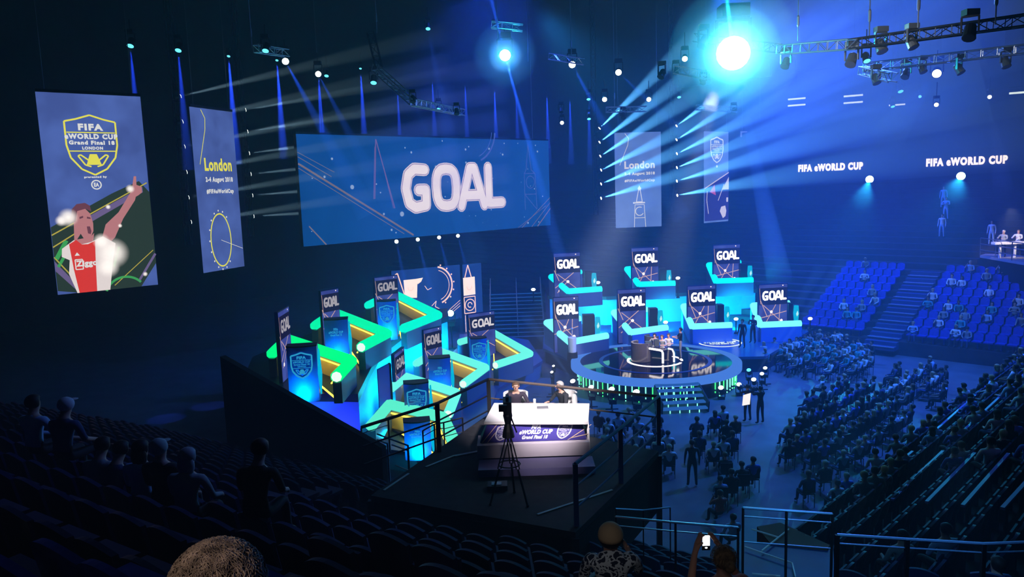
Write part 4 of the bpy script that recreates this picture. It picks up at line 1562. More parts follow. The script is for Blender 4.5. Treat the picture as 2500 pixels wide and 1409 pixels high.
heads = [(1915, 165, 30, .5, 'left end of the silver truss by the brightest lamp'), (2075, 160, 27, .55, 'middle of the silver truss at upper right'), (2155, 128, 26, .55, 'under the joint of the long right truss'),
         (2232, 118, 24.5, .5, 'first under the dark long truss'), (2365, 95, 22.5, .55, 'second under the dark long truss'), (2142, 205, 31, .5, 'under the stub of bright truss'),
         (2208, 190, 32, .5, 'left one under the silver lower truss'), (2256, 178, 31.5, .45, 'next to the ring lamp on the silver lower truss'), (2348, 180, 30.5, .5, 'right of the ring lamp'), (2458, 165, 29.5, .5, 'right end of the silver lower truss'),
         (1612, 190, 36, .5, 'dark one left of the sparkling truss'), (1650, 180, 36, .4, 'dark one touching the sparkling truss'), (1522, 290, 50, .5, 'under the truss of the wide London banner'),
         (1715, 205, 35, .4, 'under the sparkling truss'), (1790, 278, 52, .5, 'under the truss of the middle shield banner'), (1008, 250, 38, .4, 'end of the slanting truss'),
         (1115, 280, 40, .4, 'just above the middle of the big screen'), (1712, 115, 32, .6, 'dark one left of the brightest lamp'), (1370, 275, 46, .4, 'above the right end of the big screen')]
for x, y, d, s, lb in heads:
    p = at_y(x, y, d)
    moving_head(p, p + Vector((random.uniform(-.7, .4), -.5, -1)), None, 'unlit moving head, %s' % lb, 'unlit moving heads on the trusses', s * .68, hang_from=p.z + s * 1.5, m=mat('lamp_body_grey', (.3, .3, .32), .25, .8) if y > 100 and x > 1900 else M_BLACK)
# added spot bringing out metal glints on the right trusses
spot(at_y(1750, 60, 20), at_y(2200, 140, 28), 5000, 60, (.7, .8, 1), 1.0, .3)

# floor lamps
for x, y, d, lb, s in [(1443, 945, 35.5, 'first floor lamp in front of the round stage', .3), (1493, 950, 35, 'second floor lamp in front of the round stage', .34), (1553, 957, 34.6, 'third and largest floor lamp before the round stage', .38),
                    (1398, 930, 36.5, 'floor lamp beside the dark clad presenter', .3), (1347, 908, 37.5, 'small floor lamp on the left wing side', .18), (1351, 893, 38, 'smaller floor lamp behind it', .16),
                    (1760, 946, 36, 'floor lamp right of the steps', .3), (1804, 938, 36.5, 'floor lamp beside the camera crew', .28), (1840, 926, 37, 'floor lamp at the right rim, nearer', .28),
                    (1860, 912, 37.5, 'floor lamp at the right rim, middle', .24), (1868, 898, 38.5, 'floor lamp at the right rim, farthest', .24), (1828, 903, 38, 'cyan floor lamp behind the right rim', .26)]:
    p = at_y(x, y, d)
    z0 = .02
    t = moving_head(p, p + Vector((-.3, -.6, .9)), L_WHITE if 'cyan' not in lb else L_CYAN, lb, 'lamps around the round stage', s, hang_from=p.z - s * 1.5)
    q = MB()
    zz = p.z - s * 1.9
    if zz > .1:
        q.tube([(p.x, p.y, 0), (p.x, p.y, zz + .1)], .04, 6)
        q.tube([(p.x - .3, p.y, .02), (p.x + .3, p.y, .02)], .03, 6)
        q.tube([(p.x, p.y - .3, .02), (p.x, p.y + .3, .02)], .03, 6)
        q.build('stand', M_BLACK, t)
for x, y, zf, lb in [(1460, 690, DU, 'tiny white lamp at the deck edge by the back desk beside the stairs'), (1655, 679, DU, 'tiny white lamp beside the middle back desk'), (1625, 787, DL, 'tiny white lamp beside the console desk'),
                     (1797, 779, DL, 'tiny white lamp above the floor logo'), (1978, 778, DL, 'tiny white lamp at the crowd edge'), (1302, 707, DU, 'tiny white lamp on the stairs')]:
    p = at_y(x, y, 50 if zf == DU else 47.5)
    p.z = max(p.z, zf + .25)
    t = thing('floor_lamp', lb, 'lamp', (p.x, p.y, zf), 'tiny lamps along the decks')
    MB().ball(p, .12, 10, 6, sc=(1.2, 1, .8)).build('bulb', L_WHITE, t)
    MB().lathe([(.14, 0), (.1, .1), (.04, .12), (.04, max(.13, p.z - zf - .05))], 10, (p.x, p.y, zf)).build('base', M_BLACK, t)
p = at_y(1100, 765, 50)
moving_head(p, EYE, glow('lens_cyan_big', (.4, 1, 1), 12.0), 'glowing cyan lamp in front of the art wall', 'lamps on the left wing', .5, hang_from=p.z - .8)
bulb(p + Vector((0, -.5, 0)), 60, CYAN, .2)
q = MB()
q.tube([(p.x, p.y + .2, 0), (p.x, p.y + .2, p.z - .8)], .04, 6)
q.lathe([(.3, 0), (.25, .05)], 10, (p.x, p.y + .2, 0))
tag(q.build('lamp_stand', M_BLACK), 'black stand carrying the glowing cyan lamp before the art wall', 'stand')


# ================================================================ people
def figure_mesh(name, J, E_, regions, sub=1):
    """one continuous body grown round a skeleton; J: name -> (point, radius or (rx, ry)); regions by bone"""
    names = list(J)
    me = bpy.data.meshes.new(name)
    me.from_pydata([J[n][0] for n in names], [(names.index(a), names.index(b)) for a, b, _ in E_], [])
    o = bpy.data.objects.new(name, me)
    COL.objects.link(o)
    m = o.modifiers.new('skin', 'SKIN')
    m.use_smooth_shade = True
    m.branch_smoothing = 0.3
    for i, n in enumerate(names):
        r = J[n][1]
        r = r if isinstance(r, tuple) else (r, r)
        me.skin_vertices[0].data[i].radius = r
        me.skin_vertices[0].data[i].use_root = (n == 'pelvis')
    if sub:
        s = o.modifiers.new('sub', 'SUBSURF')
        s.levels = s.render_levels = sub
    bpy.context.view_layer.update()
    out = bpy.data.meshes.new_from_object(o.evaluated_get(bpy.context.evaluated_depsgraph_get()))
    bpy.data.objects.remove(o)
    bpy.data.meshes.remove(me)
    segs = [(Vector(J[a][0]), Vector(J[b][0]), g) for a, b, g in E_]
    for p in out.polygons:
        best, bg = 1e9, 0
        for a, b, g in segs:
            d = b - a
            t_ = max(0, min(1, (p.center - a).dot(d) / max(1e-9, d.length_squared)))
            q = (p.center - a - d * t_).length
            if q < best:
                best, bg = q, g
        p.material_index = bg
        p.use_smooth = True
    out.name = name
    return out


def skeleton(pose, arms='lap', lean=0.0, turn=0.0, fingers=False, short=False, legs_apart=.12, hunch=0.0):
    """local frame: facing +y, seat or feet below the origin"""
    J, E_ = {}, []
    up = .48 if pose == 'sit' else .93
    ln = lean

    def pt(x, y, z):
        return (x, y + ln * max(0, z - up), z)
    J['pelvis'] = (pt(0, 0, up), (.15, .11))
    J['waist'] = (pt(0, 0, up + .18), (.13, .095))
    J['chest'] = (pt(0, 0, up + .34 + hunch), (.175, .115))
    J['collar'] = (pt(0, 0, up + .475 + hunch), (.13, .095))
    J['neck'] = (pt(0, .005, up + .52), .06)
    hx, hy = .02 * math.sin(turn), .02
    J['jaw'] = (pt(hx, hy + .01, up + .572), (.064, .07))
    J['brow'] = (pt(hx * .5, hy, up + .65), (.076, .09))
    J['crown'] = (pt(0, hy - .01, up + .72), (.058, .066))
    for a, b, g in (('pelvis', 'waist', 1), ('waist', 'chest', 1), ('chest', 'collar', 1), ('collar', 'neck', 0), ('neck', 'jaw', 0), ('jaw', 'brow', 0), ('brow', 'crown', 0)):
        E_.append((a, b, g))
    for s, k in ((-1, 'l'), (1, 'r')):
        sh = pt(s * .19, 0, up + .44 + hunch)
        A = {'lap': ((s * .25, .10, up + .17), (s * .13, .33, up + .14), (s * .10, .42, up + .12)),
             'desk': ((s * .30, .16, up + .22), (s * .12, .36, up + .25), (s * .08, .45, up + .26)),
             'side': ((s * .24, -.02, up + .15), (s * .25, .06, up - .10), (s * .25, .09, up - .20)),
             'face': ((s * .26, .16, up + .26), (s * .16, .14, up + .48), (s * .11, .11, up + .57)),
             'phone': ((s * .22, .22, up + .34), (s * .12, .38, up + .58), (s * .06, .42, up + .66)),
             'knees': ((s * .24, .12, up + .20), (s * .16, .42, up + .10), (s * .14, .50, up + .06)),
             'cross': ((s * .27, .08, up + .20), (-s * .06, .22, up + .27), (-s * .14, .2, up + .28))}
        m_ = arms if isinstance(arms, str) else arms[0 if s < 0 else 1]
        el, wr, ha = A[m_]
        J['sh' + k] = (sh, (.072, .062))
        J['el' + k] = (pt(*el), .042)
        J['wr' + k] = (pt(*wr), .027)
        J['ha' + k] = (pt(*ha), (.036, .02))
        E_ += [('chest', 'sh' + k, 1), ('sh' + k, 'el' + k, 1), ('el' + k, 'wr' + k, 0 if short else 1), ('wr' + k, 'ha' + k, 0)]
        if pose == 'sit':
            L = ((s * .10, .06, up - .01), (s * legs_apart, .44, up + .0), (s * (legs_apart + .02), .46, .12), (s * (legs_apart + .03), .60, .05))
        elif pose == 'walk':
            L = ((s * .10, 0, up - .06), (s * .11, .06 + s * .10, .50), (s * .12, s * .2, .09), (s * .12, .12 + s * .2, .05))
        else:
            L = ((s * .10, 0, up - .06), (s * legs_apart, .02, .50), (s * (legs_apart + .02), -.02, .09), (s * (legs_apart + .04), .12, .05))
        J['hip' + k] = (L[0], .085)
        J['kn' + k] = (L[1], .06)
        J['an' + k] = (L[2], .045)
        J['to' + k] = (L[3], (.045, .035))
        E_ += [('pelvis', 'hip' + k, 2), ('hip' + k, 'kn' + k, 2), ('kn' + k, 'an' + k, 2), ('an' + k, 'to' + k, 3)]
        if fingers:
            w, h = Vector(J['wr' + k][0]), Vector(J['ha' + k][0])
            d = (h - w).normalized()
            sd = d.cross(Vector((0, 0, 1)))
            sd = sd.normalized() if sd.length > .2 else Vector((1, 0, 0))
            for i, (off, le) in enumerate(((-.026, .062), (-.009, .075), (.009, .070), (.026, .055))):
                p1 = h + sd * off + d * (le * .5)
                p2 = h + sd * off * 1.15 + d * (le * .85) + Vector((0, 0, -.02))
                J['f%s%da' % (k, i)] = (tuple(p1), .0095)
                J['f%s%db' % (k, i)] = (tuple(p2), .0085)
                E_ += [('ha' + k, 'f%s%da' % (k, i), 0), ('f%s%da' % (k, i), 'f%s%db' % (k, i), 0)]
            p1 = w + d * .03 - sd * s * .04
            J['th' + k] = (tuple(p1 + d * .045 - sd * s * .012), .010)
            E_ += [('wr' + k, 'th' + k, 0)]
    return J, E_, up


SHOE = mat('dark_shoe', (.01, .01, .012), .5)
CLOTH = {'white': mat('cloth_white', (.75, .75, .78), .8), 'pale blue': mat('cloth_pale_blue', (.35, .5, .75), .8), 'dark': mat('cloth_dark', (.02, .022, .03), .8),
         'navy': mat('cloth_navy', (.04, .06, .16), .8), 'grey': mat('cloth_grey', (.28, .3, .33), .8), 'red': mat('cloth_red', (.45, .1, .08), .8), 'blue': mat('cloth_blue', (.08, .15, .6), .8),
         'teal': mat('cloth_teal', (.05, .35, .4), .8), 'olive': mat('cloth_olive', (.25, .28, .08), .8), 'black': mat('cloth_black', (.008, .008, .01), .8)}
HAIRM = {'dark': mat('hair_dark', (.02, .014, .012), .6), 'brown': mat('hair_brown', (.10, .055, .03), .6), 'blond': mat('hair_blond', (.45, .33, .18), .6), 'grey': mat('hair_grey', (.4, .4, .42), .6)}


def hair_mesh(name, up, m_, lean=0.0, kind='short'):
    q = MB()
    y = .005 + lean * .75
    q.ball((0, y - .010, up + .665), .103, 12, 9, sc=(.98, 1.08, .95))
    if kind == 'long':
        q.ball((0, y - .05, up + .57), .1, 10, 8, sc=(1.0, .7, 1.5))
    if kind == 'bun':
        q.ball((0, y - .12, up + .64), .055, 10, 8)
    if kind == 'cap':
        q.ball((0, y + .11, up + .70), .07, 10, 6, sc=(.9, 1, .15))
    me = q.mesh(name, m_, True)
    if kind != 'cap':
        for v in me.vertices:
            # hairline: keep the face free
            if v.co.y > y + .02 and v.co.z < up + .685:
                v.co.y = y + .02
    return me


_PROTO = {}


def proto(pose='sit', arms='lap', lean=0.0, hair='short', short=False, fingers=False, sub=1, legs=.12, hunch=0.0):
    key = (pose, arms, lean, hair, short, fingers, sub, legs, hunch)
    if key not in _PROTO:
        J, E_, up = skeleton(pose, arms, lean, 0, fingers, short, legs, hunch)
        me = figure_mesh('person', J, E_, None, sub)
        idx = [p.material_index for p in me.polygons]
        me.materials.clear()
        for m_ in (M_SKIN, CLOTH['dark'], CLOTH['navy'], SHOE):
            me.materials.append(m_)
        me.polygons.foreach_set('material_index', idx)
        _PROTO[key] = (me, hair_mesh('hair', up, HAIRM['dark'], lean, hair), up)
    return _PROTO[key]


def person(loc, face, label, top='dark', legs='navy', hairc='dark', skin=None, group=None, hairm=None, scale=1.0, cat='person', name='person', **kw):
    """LOC: floor point under the hips; FACE: a point looked at"""
    me, hm, up = proto(**kw)
    o = bpy.data.objects.new(name, me)
    COL.objects.link(o)
    d = Vector(face) - Vector(loc)
    o.location = loc
    o.rotation_euler = (0, 0, math.atan2(-d.x, d.y))
    o.scale = (scale,) * 3
    for i, m_ in enumerate((skin or M_SKIN, CLOTH.get(top, None) if isinstance(top, str) else top, CLOTH[legs], SHOE)):
        o.material_slots[i].link = 'OBJECT'
        o.material_slots[i].material = m_
    tag(o, label, cat, group)
    h = bpy.data.objects.new('hair' if kw.get('hair') != 'cap' else 'cap', hm)
    COL.objects.link(h)
    h.parent = o
    h.material_slots[0].link = 'OBJECT'
    h.material_slots[0].material = hairm or HAIRM[hairc]
    return o


def child(o, mb_, name, mats, smooth=True, label=None):
    """a part built in the local frame of O"""
    c = bpy.data.objects.new(name, mb_.mesh(name, mats, smooth))
    COL.objects.link(c)
    c.parent = o
    if label:
        c['label'] = label
    return c


def face_parts(o, up, lean=0.0, beard=None, glasses=False):
    y = .115 + lean * .72
    q = MB()
    q.tube([(0, y - .02, up + .67), (0, y + .014, up + .63), (0, y - .01, up + .62)], [.008, .014, .01], 6)
    q.ball((-.082, y - .09, up + .635), .02, 6, 6, sc=(.5, .8, 1.3))
    q.ball((.082, y - .09, up + .635), .02, 6, 6, sc=(.5, .8, 1.3))
    child(o, q, 'nose_and_ears', M_SKIN)
    q = MB()
    for s in (-1, 1):
        q.ball((s * .03, y - .008, up + .67), .011, 8, 6, sc=(1.2, .5, .7))
    child(o, q, 'eyes', mat('eye_dark', (.03, .02, .02), .3))
    q = MB()
    q.tube([(-.022, y - .012, up + .59), (0, y - .004, up + .587), (.022, y - .012, up + .59)], .006, 5)
    child(o, q, 'mouth', mat('lip', (.35, .1, .1), .5))
    if beard:
        q = MB()
        q.ball((0, y - .05, up + .635), .062, 10, 6, sc=(1.05, .95, .6))
        child(o, q, 'beard', beard)


# ================================================================ presenters' platform
PZ = 4.45
c1, c2, c3, c4 = at_z(905, 1210, PZ), at_z(1405, 1300, PZ), at_z(1608, 1102, PZ), at_z(1192, 1012, PZ)
t = thing('camera_platform', 'dark presenters platform standing over the seats, with the white desk on it', 'platform', ((c1.x + c3.x) / 2, (c1.y + c3.y) / 2, 0))
MB().slab([(p.x, p.y) for p in (c1, c2, c3, c4)], PZ - .12, PZ).build('deck', mat('platform_carpet', (.03, .03, .035), .8, noise=.3, scale=5), t)
MB().slab([(p.x, p.y) for p in (c1, c2, c3, c4)], PZ - 1.4, PZ - .14).build('skirt', M_DRAPE, t)
for p in (c1, c2, c3, c4):
    q = MB()
    q.beam((p.x, p.y, 0.2), (p.x, p.y, PZ - .1), .12, .12)
    q.build('leg', M_BLACK, t)
q = MB()
for a, b, w in [((1312, 1256), (1495, 1196), .05), ((1040, 1140), (1110, 1112), .06), ((1110, 1113), (1182, 1099), .09), ((937, 1197), (998, 1156), .05), ((966, 1136), (996, 1148), .03)]:
    p0, p1 = at_z(*a, PZ + .012), at_z(*b, PZ + .012)
    q.beam(p0, p1, w, .012)
q.build('white_edge_tape', mat('white_tape', (.9, .88, .9), .6), t)


def railing(name, label, tops, zbase, drops, r=.025, m=M_BLACK, group=None, posts=None, post_w=.07):
    """tops: points of the hand rail; drops: how far below it the other rails run"""
    t = thing(name, label, 'railing', (tops[0].x, tops[0].y, zbase(tops[0])), group)
    for k, d in enumerate((0,) + tuple(drops)):
        q = MB()
        q.tube([p - Vector((0, 0, d)) for p in tops], r * (1.4 if k == 0 else .8), 6)
        q.build('rail', m, t)
    for i in (posts if posts is not None else range(len(tops))):
        p = tops[i]
        q = MB()
        q.beam((p.x, p.y, zbase(p)), (p.x, p.y, p.z), post_w, post_w)
        q.build('post', M_BLACK if m is M_BLACK or group and 'way out' in group else m, t)
    return t


def gz(p):
    return ground((p.x + p.y) * S2, (p.y - p.x) * S2)


RZ = PZ + 1.15
pr = [at_z(883, 1043, RZ), at_z(1067, 985, RZ), at_z(1192, 926, RZ)]
railing('railing', 'dark railing on the stage side of the platform, sloping across the mint desks', pr, lambda p: PZ, (.42, .82), posts=(1, 2), group='railings of the presenters platform', post_w=.1)
railing('railing', 'brownish back rail of the platform behind both presenters', [at_z(1192, 926, RZ), at_z(1400, 947, RZ), at_z(1607, 968, RZ)], lambda p: PZ, (.5,), m=mat('rail_brown', (.12, .09, .08), .5), posts=(), group='railings of the presenters platform')
railing('railing', 'blue lit railing on the crowd side of the platform, right of the desk', [at_z(1404, 1133, RZ), at_z(1514, 1046, RZ), at_z(1607, 969, RZ)], lambda p: PZ, (.42, .82), m=mat('rail_navy', (.03, .07, .25), .4), group='railings of the presenters platform', post_w=.09)

# the white desk
dz = 5.32
fl, fr, bl_, br_ = at_z(1182, 1030, dz), at_z(1436, 1030, dz), at_z(1206, 984, dz), at_z(1439, 985, dz)
t = thing('presenter_desk', 'bright white presenter desk with a dark blue front panel on the platform', 'desk', ((fl.x + fr.x) / 2, fl.y, PZ))
MB().slab([(p.x, p.y) for p in (fl, fr, br_, bl_)], dz - .06, dz).build('table_top', M_WHITE, t)
y0 = fl.y
xl, xr = fl.x, fr.x
q = MB()
q.hexa([(xl + .06, y0 + .02, dz - .07), (xr - .12, y0 + .02, dz - .07), (xr - .12, y0 + .3, dz - .07), (xl + .06, y0 + .3, dz - .07),
        (xl - .1, y0 - .26, dz - .40), (xr - .04, y0 - .26, dz - .40), (xr - .04, y0 + .3, dz - .40), (xl - .1, y0 + .3, dz - .40)])
fp = q.build('front_panel', mat('desk_indigo', (.03, .02, .2), .5, spec=.1), t)
pn = faced(Panel((xl - .1, y0 - .262, dz - .40), (xr - .04, y0 - .262, dz - .40), (xl + .06, y0 + .018, dz - .07)))
q = MB()
pn.text(q, 'FIFA', .44, .66, .53, .88, .05, .006)
pn.text(q, 'eWORLD CUP', .34, .38, .65, .62, .05, .006)
pn.text(q, 'Grand Final 18', .38, .12, .62, .32, .04, .006)
q.build('lettering', mat('print_white_desk', (.9, .9, 1), .5), fp)
for cx_ in (.18, .76):
    q = MB()
    crest(pn, q, cx_, .5, .8, h=.006, w=.08)
    q.build('shield_badge', mat('badge_silver', (.55, .55, .7), .5), fp)
q = MB()
for a, b in (((.02, .0), (.1, 1)), ((.07, .0), (.15, 1)), ((.82, .0), (1, .8)), ((.87, 1), (1, .55)), ((.84, .1), (1, .3))):
    pn.line(q, a, b, .04, .006)
q.build('gold_stripes', mat('print_gold', (.55, .38, .25), .5), fp)
MB().box((xl - .16, y0 - .42, dz - .70), (xr + .0, y0 + .3, dz - .41)).build('ledge', mat('ledge_white', (.75, .68, .78), .5), t)
MB().box((xl - .05, y0 - .25, PZ + .002), (xr - .06, y0 + .3, dz - .71)).build('base', mat('base_blue', (.08, .08, .3), .5), t)
q = MB()
q.hexa([(xr - .02, y0 - .4, PZ), (xr + .03, y0 - .4, PZ), (xr + .05, br_.y, PZ), (xr - .0, br_.y, PZ), (xr - .02, y0 - .05, dz - .01), (xr + .03, y0 - .05, dz - .01), (xr + .09, br_.y, dz - .01), (xr + .02, br_.y, dz - .01)])
q.build('side_fin', M_WHITE, t)
MB().box((xl - .12, y0 - 1.1, PZ + .002), (xr + .05, y0 - .47, PZ + .16)).build('plinth', mat('plinth_lilac', (.30, .28, .6), .5), t)
p = at_z(1325, 996, dz + .002)
q = MB()
q.box((p.x - .13, p.y - .09, dz + .002), (p.x + .13, p.y + .09, dz + .02))
tag(q.build('tablet', mat('tablet_grey', (.2, .2, .22), .4)), 'grey tablet lying on the white desk between the presenters', 'tablet')
p = at_z(1305, 984, dz + .002)
q = MB()
q.lathe([(.03, 0), (.035, .09), (.03, .1)], 10, (p.x, p.y, dz + .002))
tag(q.build('drinking_cup', M_WHITE), 'small white cup on the desk beside the left presenter', 'cup')

# presenters, chairs
pl = at_y(1258, 935, 18.75)
pl = Vector((pl.x, 18.75, PZ + .03))
o = person(pl, (0.4, 12, 0), 'person in a dark suit and white shirt leaning on the desk at the left', 'suit' and mat('suit_plum', (.035, .025, .045), .8), 'dark', 'brown', arms='desk', fingers=True, lean=.22, hair='short', scale=1.0, sub=2)
face_parts(o, .48, .22)
q = MB()
q.poly = None
q.add([(-.05, .118 + .1, 1.0), (.05, .118 + .1, 1.0), (.03, .15, .80), (-.03, .15, .80)], [(0, 1, 2, 3)])
q.v = [Vector((-.055, .125, 1.02)), Vector((.055, .125, 1.02)), Vector((.02, .155, .76)), Vector((-.02, .155, .76)), Vector((-.055, .06, 1.02)), Vector((.055, .06, 1.02)), Vector((.02, .06, .76)), Vector((-.02, .06, .76))]
q.f = [(0, 1, 2, 3), (0, 4, 5, 1), (1, 5, 6, 2), (2, 6, 7, 3), (3, 7, 4, 0)]
q.mi = [0] * 5
child(o, q, 'shirt_front', CLOTH['white'], False, 'white shirt front in the jacket opening')
pr_ = at_y(1378, 935, 18.6)
pr_ = Vector((pr_.x, 18.6, PZ + .03))
o = person(pr_, (-1.0, 17.2, 0), 'person in a black top at the right of the desk, turned to the other presenter', 'dark', 'dark', 'grey', arms='desk', fingers=True, lean=.2, hair='short', sub=2)
face_parts(o, .48, .2)


def chair(loc, face, label, m, group, tub=False):
    t = thing('chair', label, 'chair', loc, group)
    d = Vector(face) - Vector(loc)
    t.rotation_euler = (0, 0, math.atan2(-d.x, d.y))
    q = MB()
    q.disc((0, 0.02), .27, .38, .44, 20)
    child(t, q, 'seat', m, False)
    q = MB()
    q.ring((0, 0), .26, .31, .42, .95, 20, math.radians(185), math.radians(355))
    child(t, q, 'backrest', m, False)
    q = MB()
    q.lathe([(.25, 0), (.22, .03), (.04, .05), (.04, .38)], 12)
    child(t, q, 'pedestal', M_METAL, True)


M_CH = mat('chair_white', (.8, .8, .82), .4)
chair(Vector((pr_.x, pr_.y, PZ)), (-1.0, 17.2, 0), 'white tub chair of the presenter in the black top', M_CH, 'presenter chairs')
chair(Vector((pl.x, pl.y, PZ)), (0.4, 12, 0), 'white tub chair of the presenter in the suit', M_CH, 'presenter chairs')
# added spot brightening the desk, no lamp hangs over the platform
spot((2.0, 11.5, 10.8), (0.55, 17.7, 5.3), 9000, 22, (1, .93, 1), .6, .3)

spot((0.2, 8.5, 8.6), (0.5, 16.3, 4.8), 900, 14, (.95, .88, 1), 1.0, .3)  # added front fill for the desk ledge

# camera on a tripod
cb = at_z(1247, 1225, PZ)
ct = at_y(1243, 990, cb.y)
t = thing('tripod_camera', 'black video camera on a tall tripod in front of the white desk', 'camera', (cb.x, cb.y, PZ))
x, y, z = cb.x, cb.y, ct.z
q = MB()
q.box((x - .08, y - .22, z - .1), (x + .08, y + .2, z + .12))
q.box((x - .05, y + .2, z - .06), (x + .05, y + .36, z + .08))
q.box((x - .03, y - .1, z + .12), (x + .03, y + .12, z + .19))
q.build('camera_body', M_BLACK, t)
q = MB()
q.box((x - .16, y - .34, z - .02), (x - .0, y - .25, z + .10))
q.build('viewfinder', M_BLACK, t)
q = MB()
q.lathe([(.12, z - .62), (.10, z - .5), (.06, z - .35), (.09, z - .2), (.07, z - .1)], 10, (x, y, 0))
q.tube([(x + .05, y, z - .2), (x + .16, y - .35, z - .42)], .015, 6)
q.build('fluid_head', M_BLACK, t)
for k in range(3):
    a = math.radians(80 + 120 * k)
    f_ = Vector((x + .42 * math.cos(a), y + .42 * math.sin(a), PZ + .02))
    m_ = Vector((x, y, z - .55)).lerp(f_, .5)
    q = MB()
    for s in (-.03, .03):
        q.tube([(x + s, y, z - .55), (m_.x + s, m_.y, m_.z)], .013, 5)
    q.tube([m_, f_], .02, 6)
    q.ball(f_, .03, 8, 6)
    q.build('leg', M_BLACK, t)
q = MB()
q.ring((x, y), .2, .22, PZ + .75, PZ + .77, 12)
q.build('spreader', M_BLACK, t)
# small monitor stand next to the tripod
p = at_z(1215, 1192, PZ)
t = thing('monitor_stand', 'small dark equipment box with white sheets beside the tripod', 'equipment', (p.x, p.y, PZ))
q = MB()
q.box((p.x - .2, p.y - .15, PZ + .001), (p.x + .2, p.y + .15, PZ + .1))
q.build('case', M_BLACK, t)
q = MB()
q.box((p.x - .12, p.y - .1, PZ + .101), (p.x + .08, p.y + .06, PZ + .115))
q.build('sheets', M_WHITE, t)

# ================================================================ on the round stage
t = thing('console_counter', 'black counter with a white glowing line on the round stage', 'counter', (*RC, 1.15))
A, B = at_z(1572, 848, 1.85), at_z(1612, 852, 1.85)
C_ = Vector((B.x + .05, B.y - .35, 1.85))
q = MB()
q.hexa([Vector((p.x, p.y, z)) for z in (1.13, 1.83) for p in (A + Vector((-.1, -.05, 0)), C_, C_ + Vector((.55, .35, 0)), A + Vector((.1, .55, 0)))])
q.build('body', M_GLOSS, t)
q = MB()
a0 = A + Vector((-.1, -.1, .02))
pts = [a0, C_ + Vector((-.16, -.03, .02)), C_ + Vector((-.05, -.06, -.02)), C_ + Vector((0, -.06, -.14)), C_ + Vector((0, -.07, -.68))]
q.tube(pts, .055, 6)
q.tube([C_ + Vector((.35, .3, .02)), C_ + Vector((.55, .2, -.02)), C_ + Vector((.62, .15, -.2)), C_ + Vector((.62, .12, -.68))], .045, 6)
q.build('white_light_line', glow('white_strip', (1, .95, 1), 3.0), t)
q = MB()
q.box((A.x + .1, A.y + .1, 1.84), (A.x + .45, A.y + .4, 2.1))
q.box((A.x + .6, A.y + .15, 1.84), (A.x + .85, A.y + .4, 2.2))
q.build('monitors', mat('monitor_dark', (.05, .06, .06), .3), t)


def tubchair(px, py, label, r=.55):
    p = at_z(px, py, 1.15)
    t = thing('tub_seat', label, 'armchair', (p.x, p.y, 1.15), 'round gloss seats on the stage')
    q = MB()
    q.ring((p.x, p.y), r * .8, r, 1.15, 2.15, 24, math.radians(100), math.radians(320))
    q.build('shell', mat('shell_gloss', (.06, .055, .06), .15, spec=.6), t)
    q = MB()
    q.disc((p.x, p.y), r * .78, 1.15, 1.6, 24)
    q.build('seat', M_BLACK, t)


tubchair(1566, 880, 'big round gloss black seat at the left of the console')
tubchair(1592, 862, 'smaller round gloss seat behind the console', .42)
spot((8, 30, 14), (7.3, 40.3, 2.0), 30000, 14, (1, .9, .95), .8, .3)


def on(px, py, z):
    return at_z(px, py, z)


def seat_box(p, z, label, group):
    q = MB()
    q.box((p.x - .22, p.y - .22, z), (p.x + .22, p.y + .22, z + .4))
    tag(q.build('stool', M_BLACK), label, 'stool', group)


for px, py, tp, hc, lb, sk in [(1618, 872, 'grey', 'brown', 'person in a grey shirt seated behind the console on the round stage', None), (1634, 868, 'white', 'brown', 'person in a white top seated at the right end of the console', None),
                               (1600, 868, 'grey', 'dark', 'person in a grey top playing behind the console screens', None)]:
    p = on(px, py, 1.15)
    p.z = 1.15
    seat_box(p, 1.15, 'black stool under the ' + lb[:40].rsplit(' ', 1)[0], 'stools at the console')
    person(p, (p.x - 3, p.y - 4, 1), lb, tp, 'grey' if tp == 'grey' else 'navy', hc, arms='desk', short=True, lean=.1)
p = on(1662, 876, 1.15)
person(p, (p.x - 3, p.y + .5, 1), 'person in a black shirt standing at the right of the console with a tablet', 'black', 'grey', 'dark', M_SKIN, pose='stand', arms='desk', short=True)
p = on(1812, 850, DL)
person(p, (7, 38, 1), 'person in dark clothes standing beside the floor logo', 'black', 'black', 'dark', pose='stand', arms='side')
p = on(1838, 838, DL)
person(p, (7, 38, 1), 'second dark figure standing at the crowd edge near the floor logo', 'black', 'black', 'dark', pose='stand', arms='cross')
# white plinth on the floor by the round stage
p = at_z(1398, 884, .9)
t = thing('prize_plinth', 'white round plinth with a small ball on a stem, left of the round stage', 'plinth', (p.x, p.y, .9))
MB().lathe([(.3, 0), (.28, .55)], 20, (p.x, p.y, .9)).build('foot', M_BLACK, t)
MB().lathe([(.21, .56), (.24, 1.34), (.23, 1.38)], 20, (p.x, p.y, .9)).build('drum', mat('plinth_white', (.8, .82, .9), .4), t)
q = MB()
q.tube([(p.x, p.y, 2.28), (p.x, p.y, 2.7)], .015, 6)
q.ball((p.x, p.y, 2.74), .07, 10, 8)
q.build('stem_and_ball', mat('plinth_white', (.8, .82, .9), .4), t)
spot((5.5, 34, 8), (p.x, p.y, 1.8), 2500, 10, (.8, .85, 1), .6, .2)

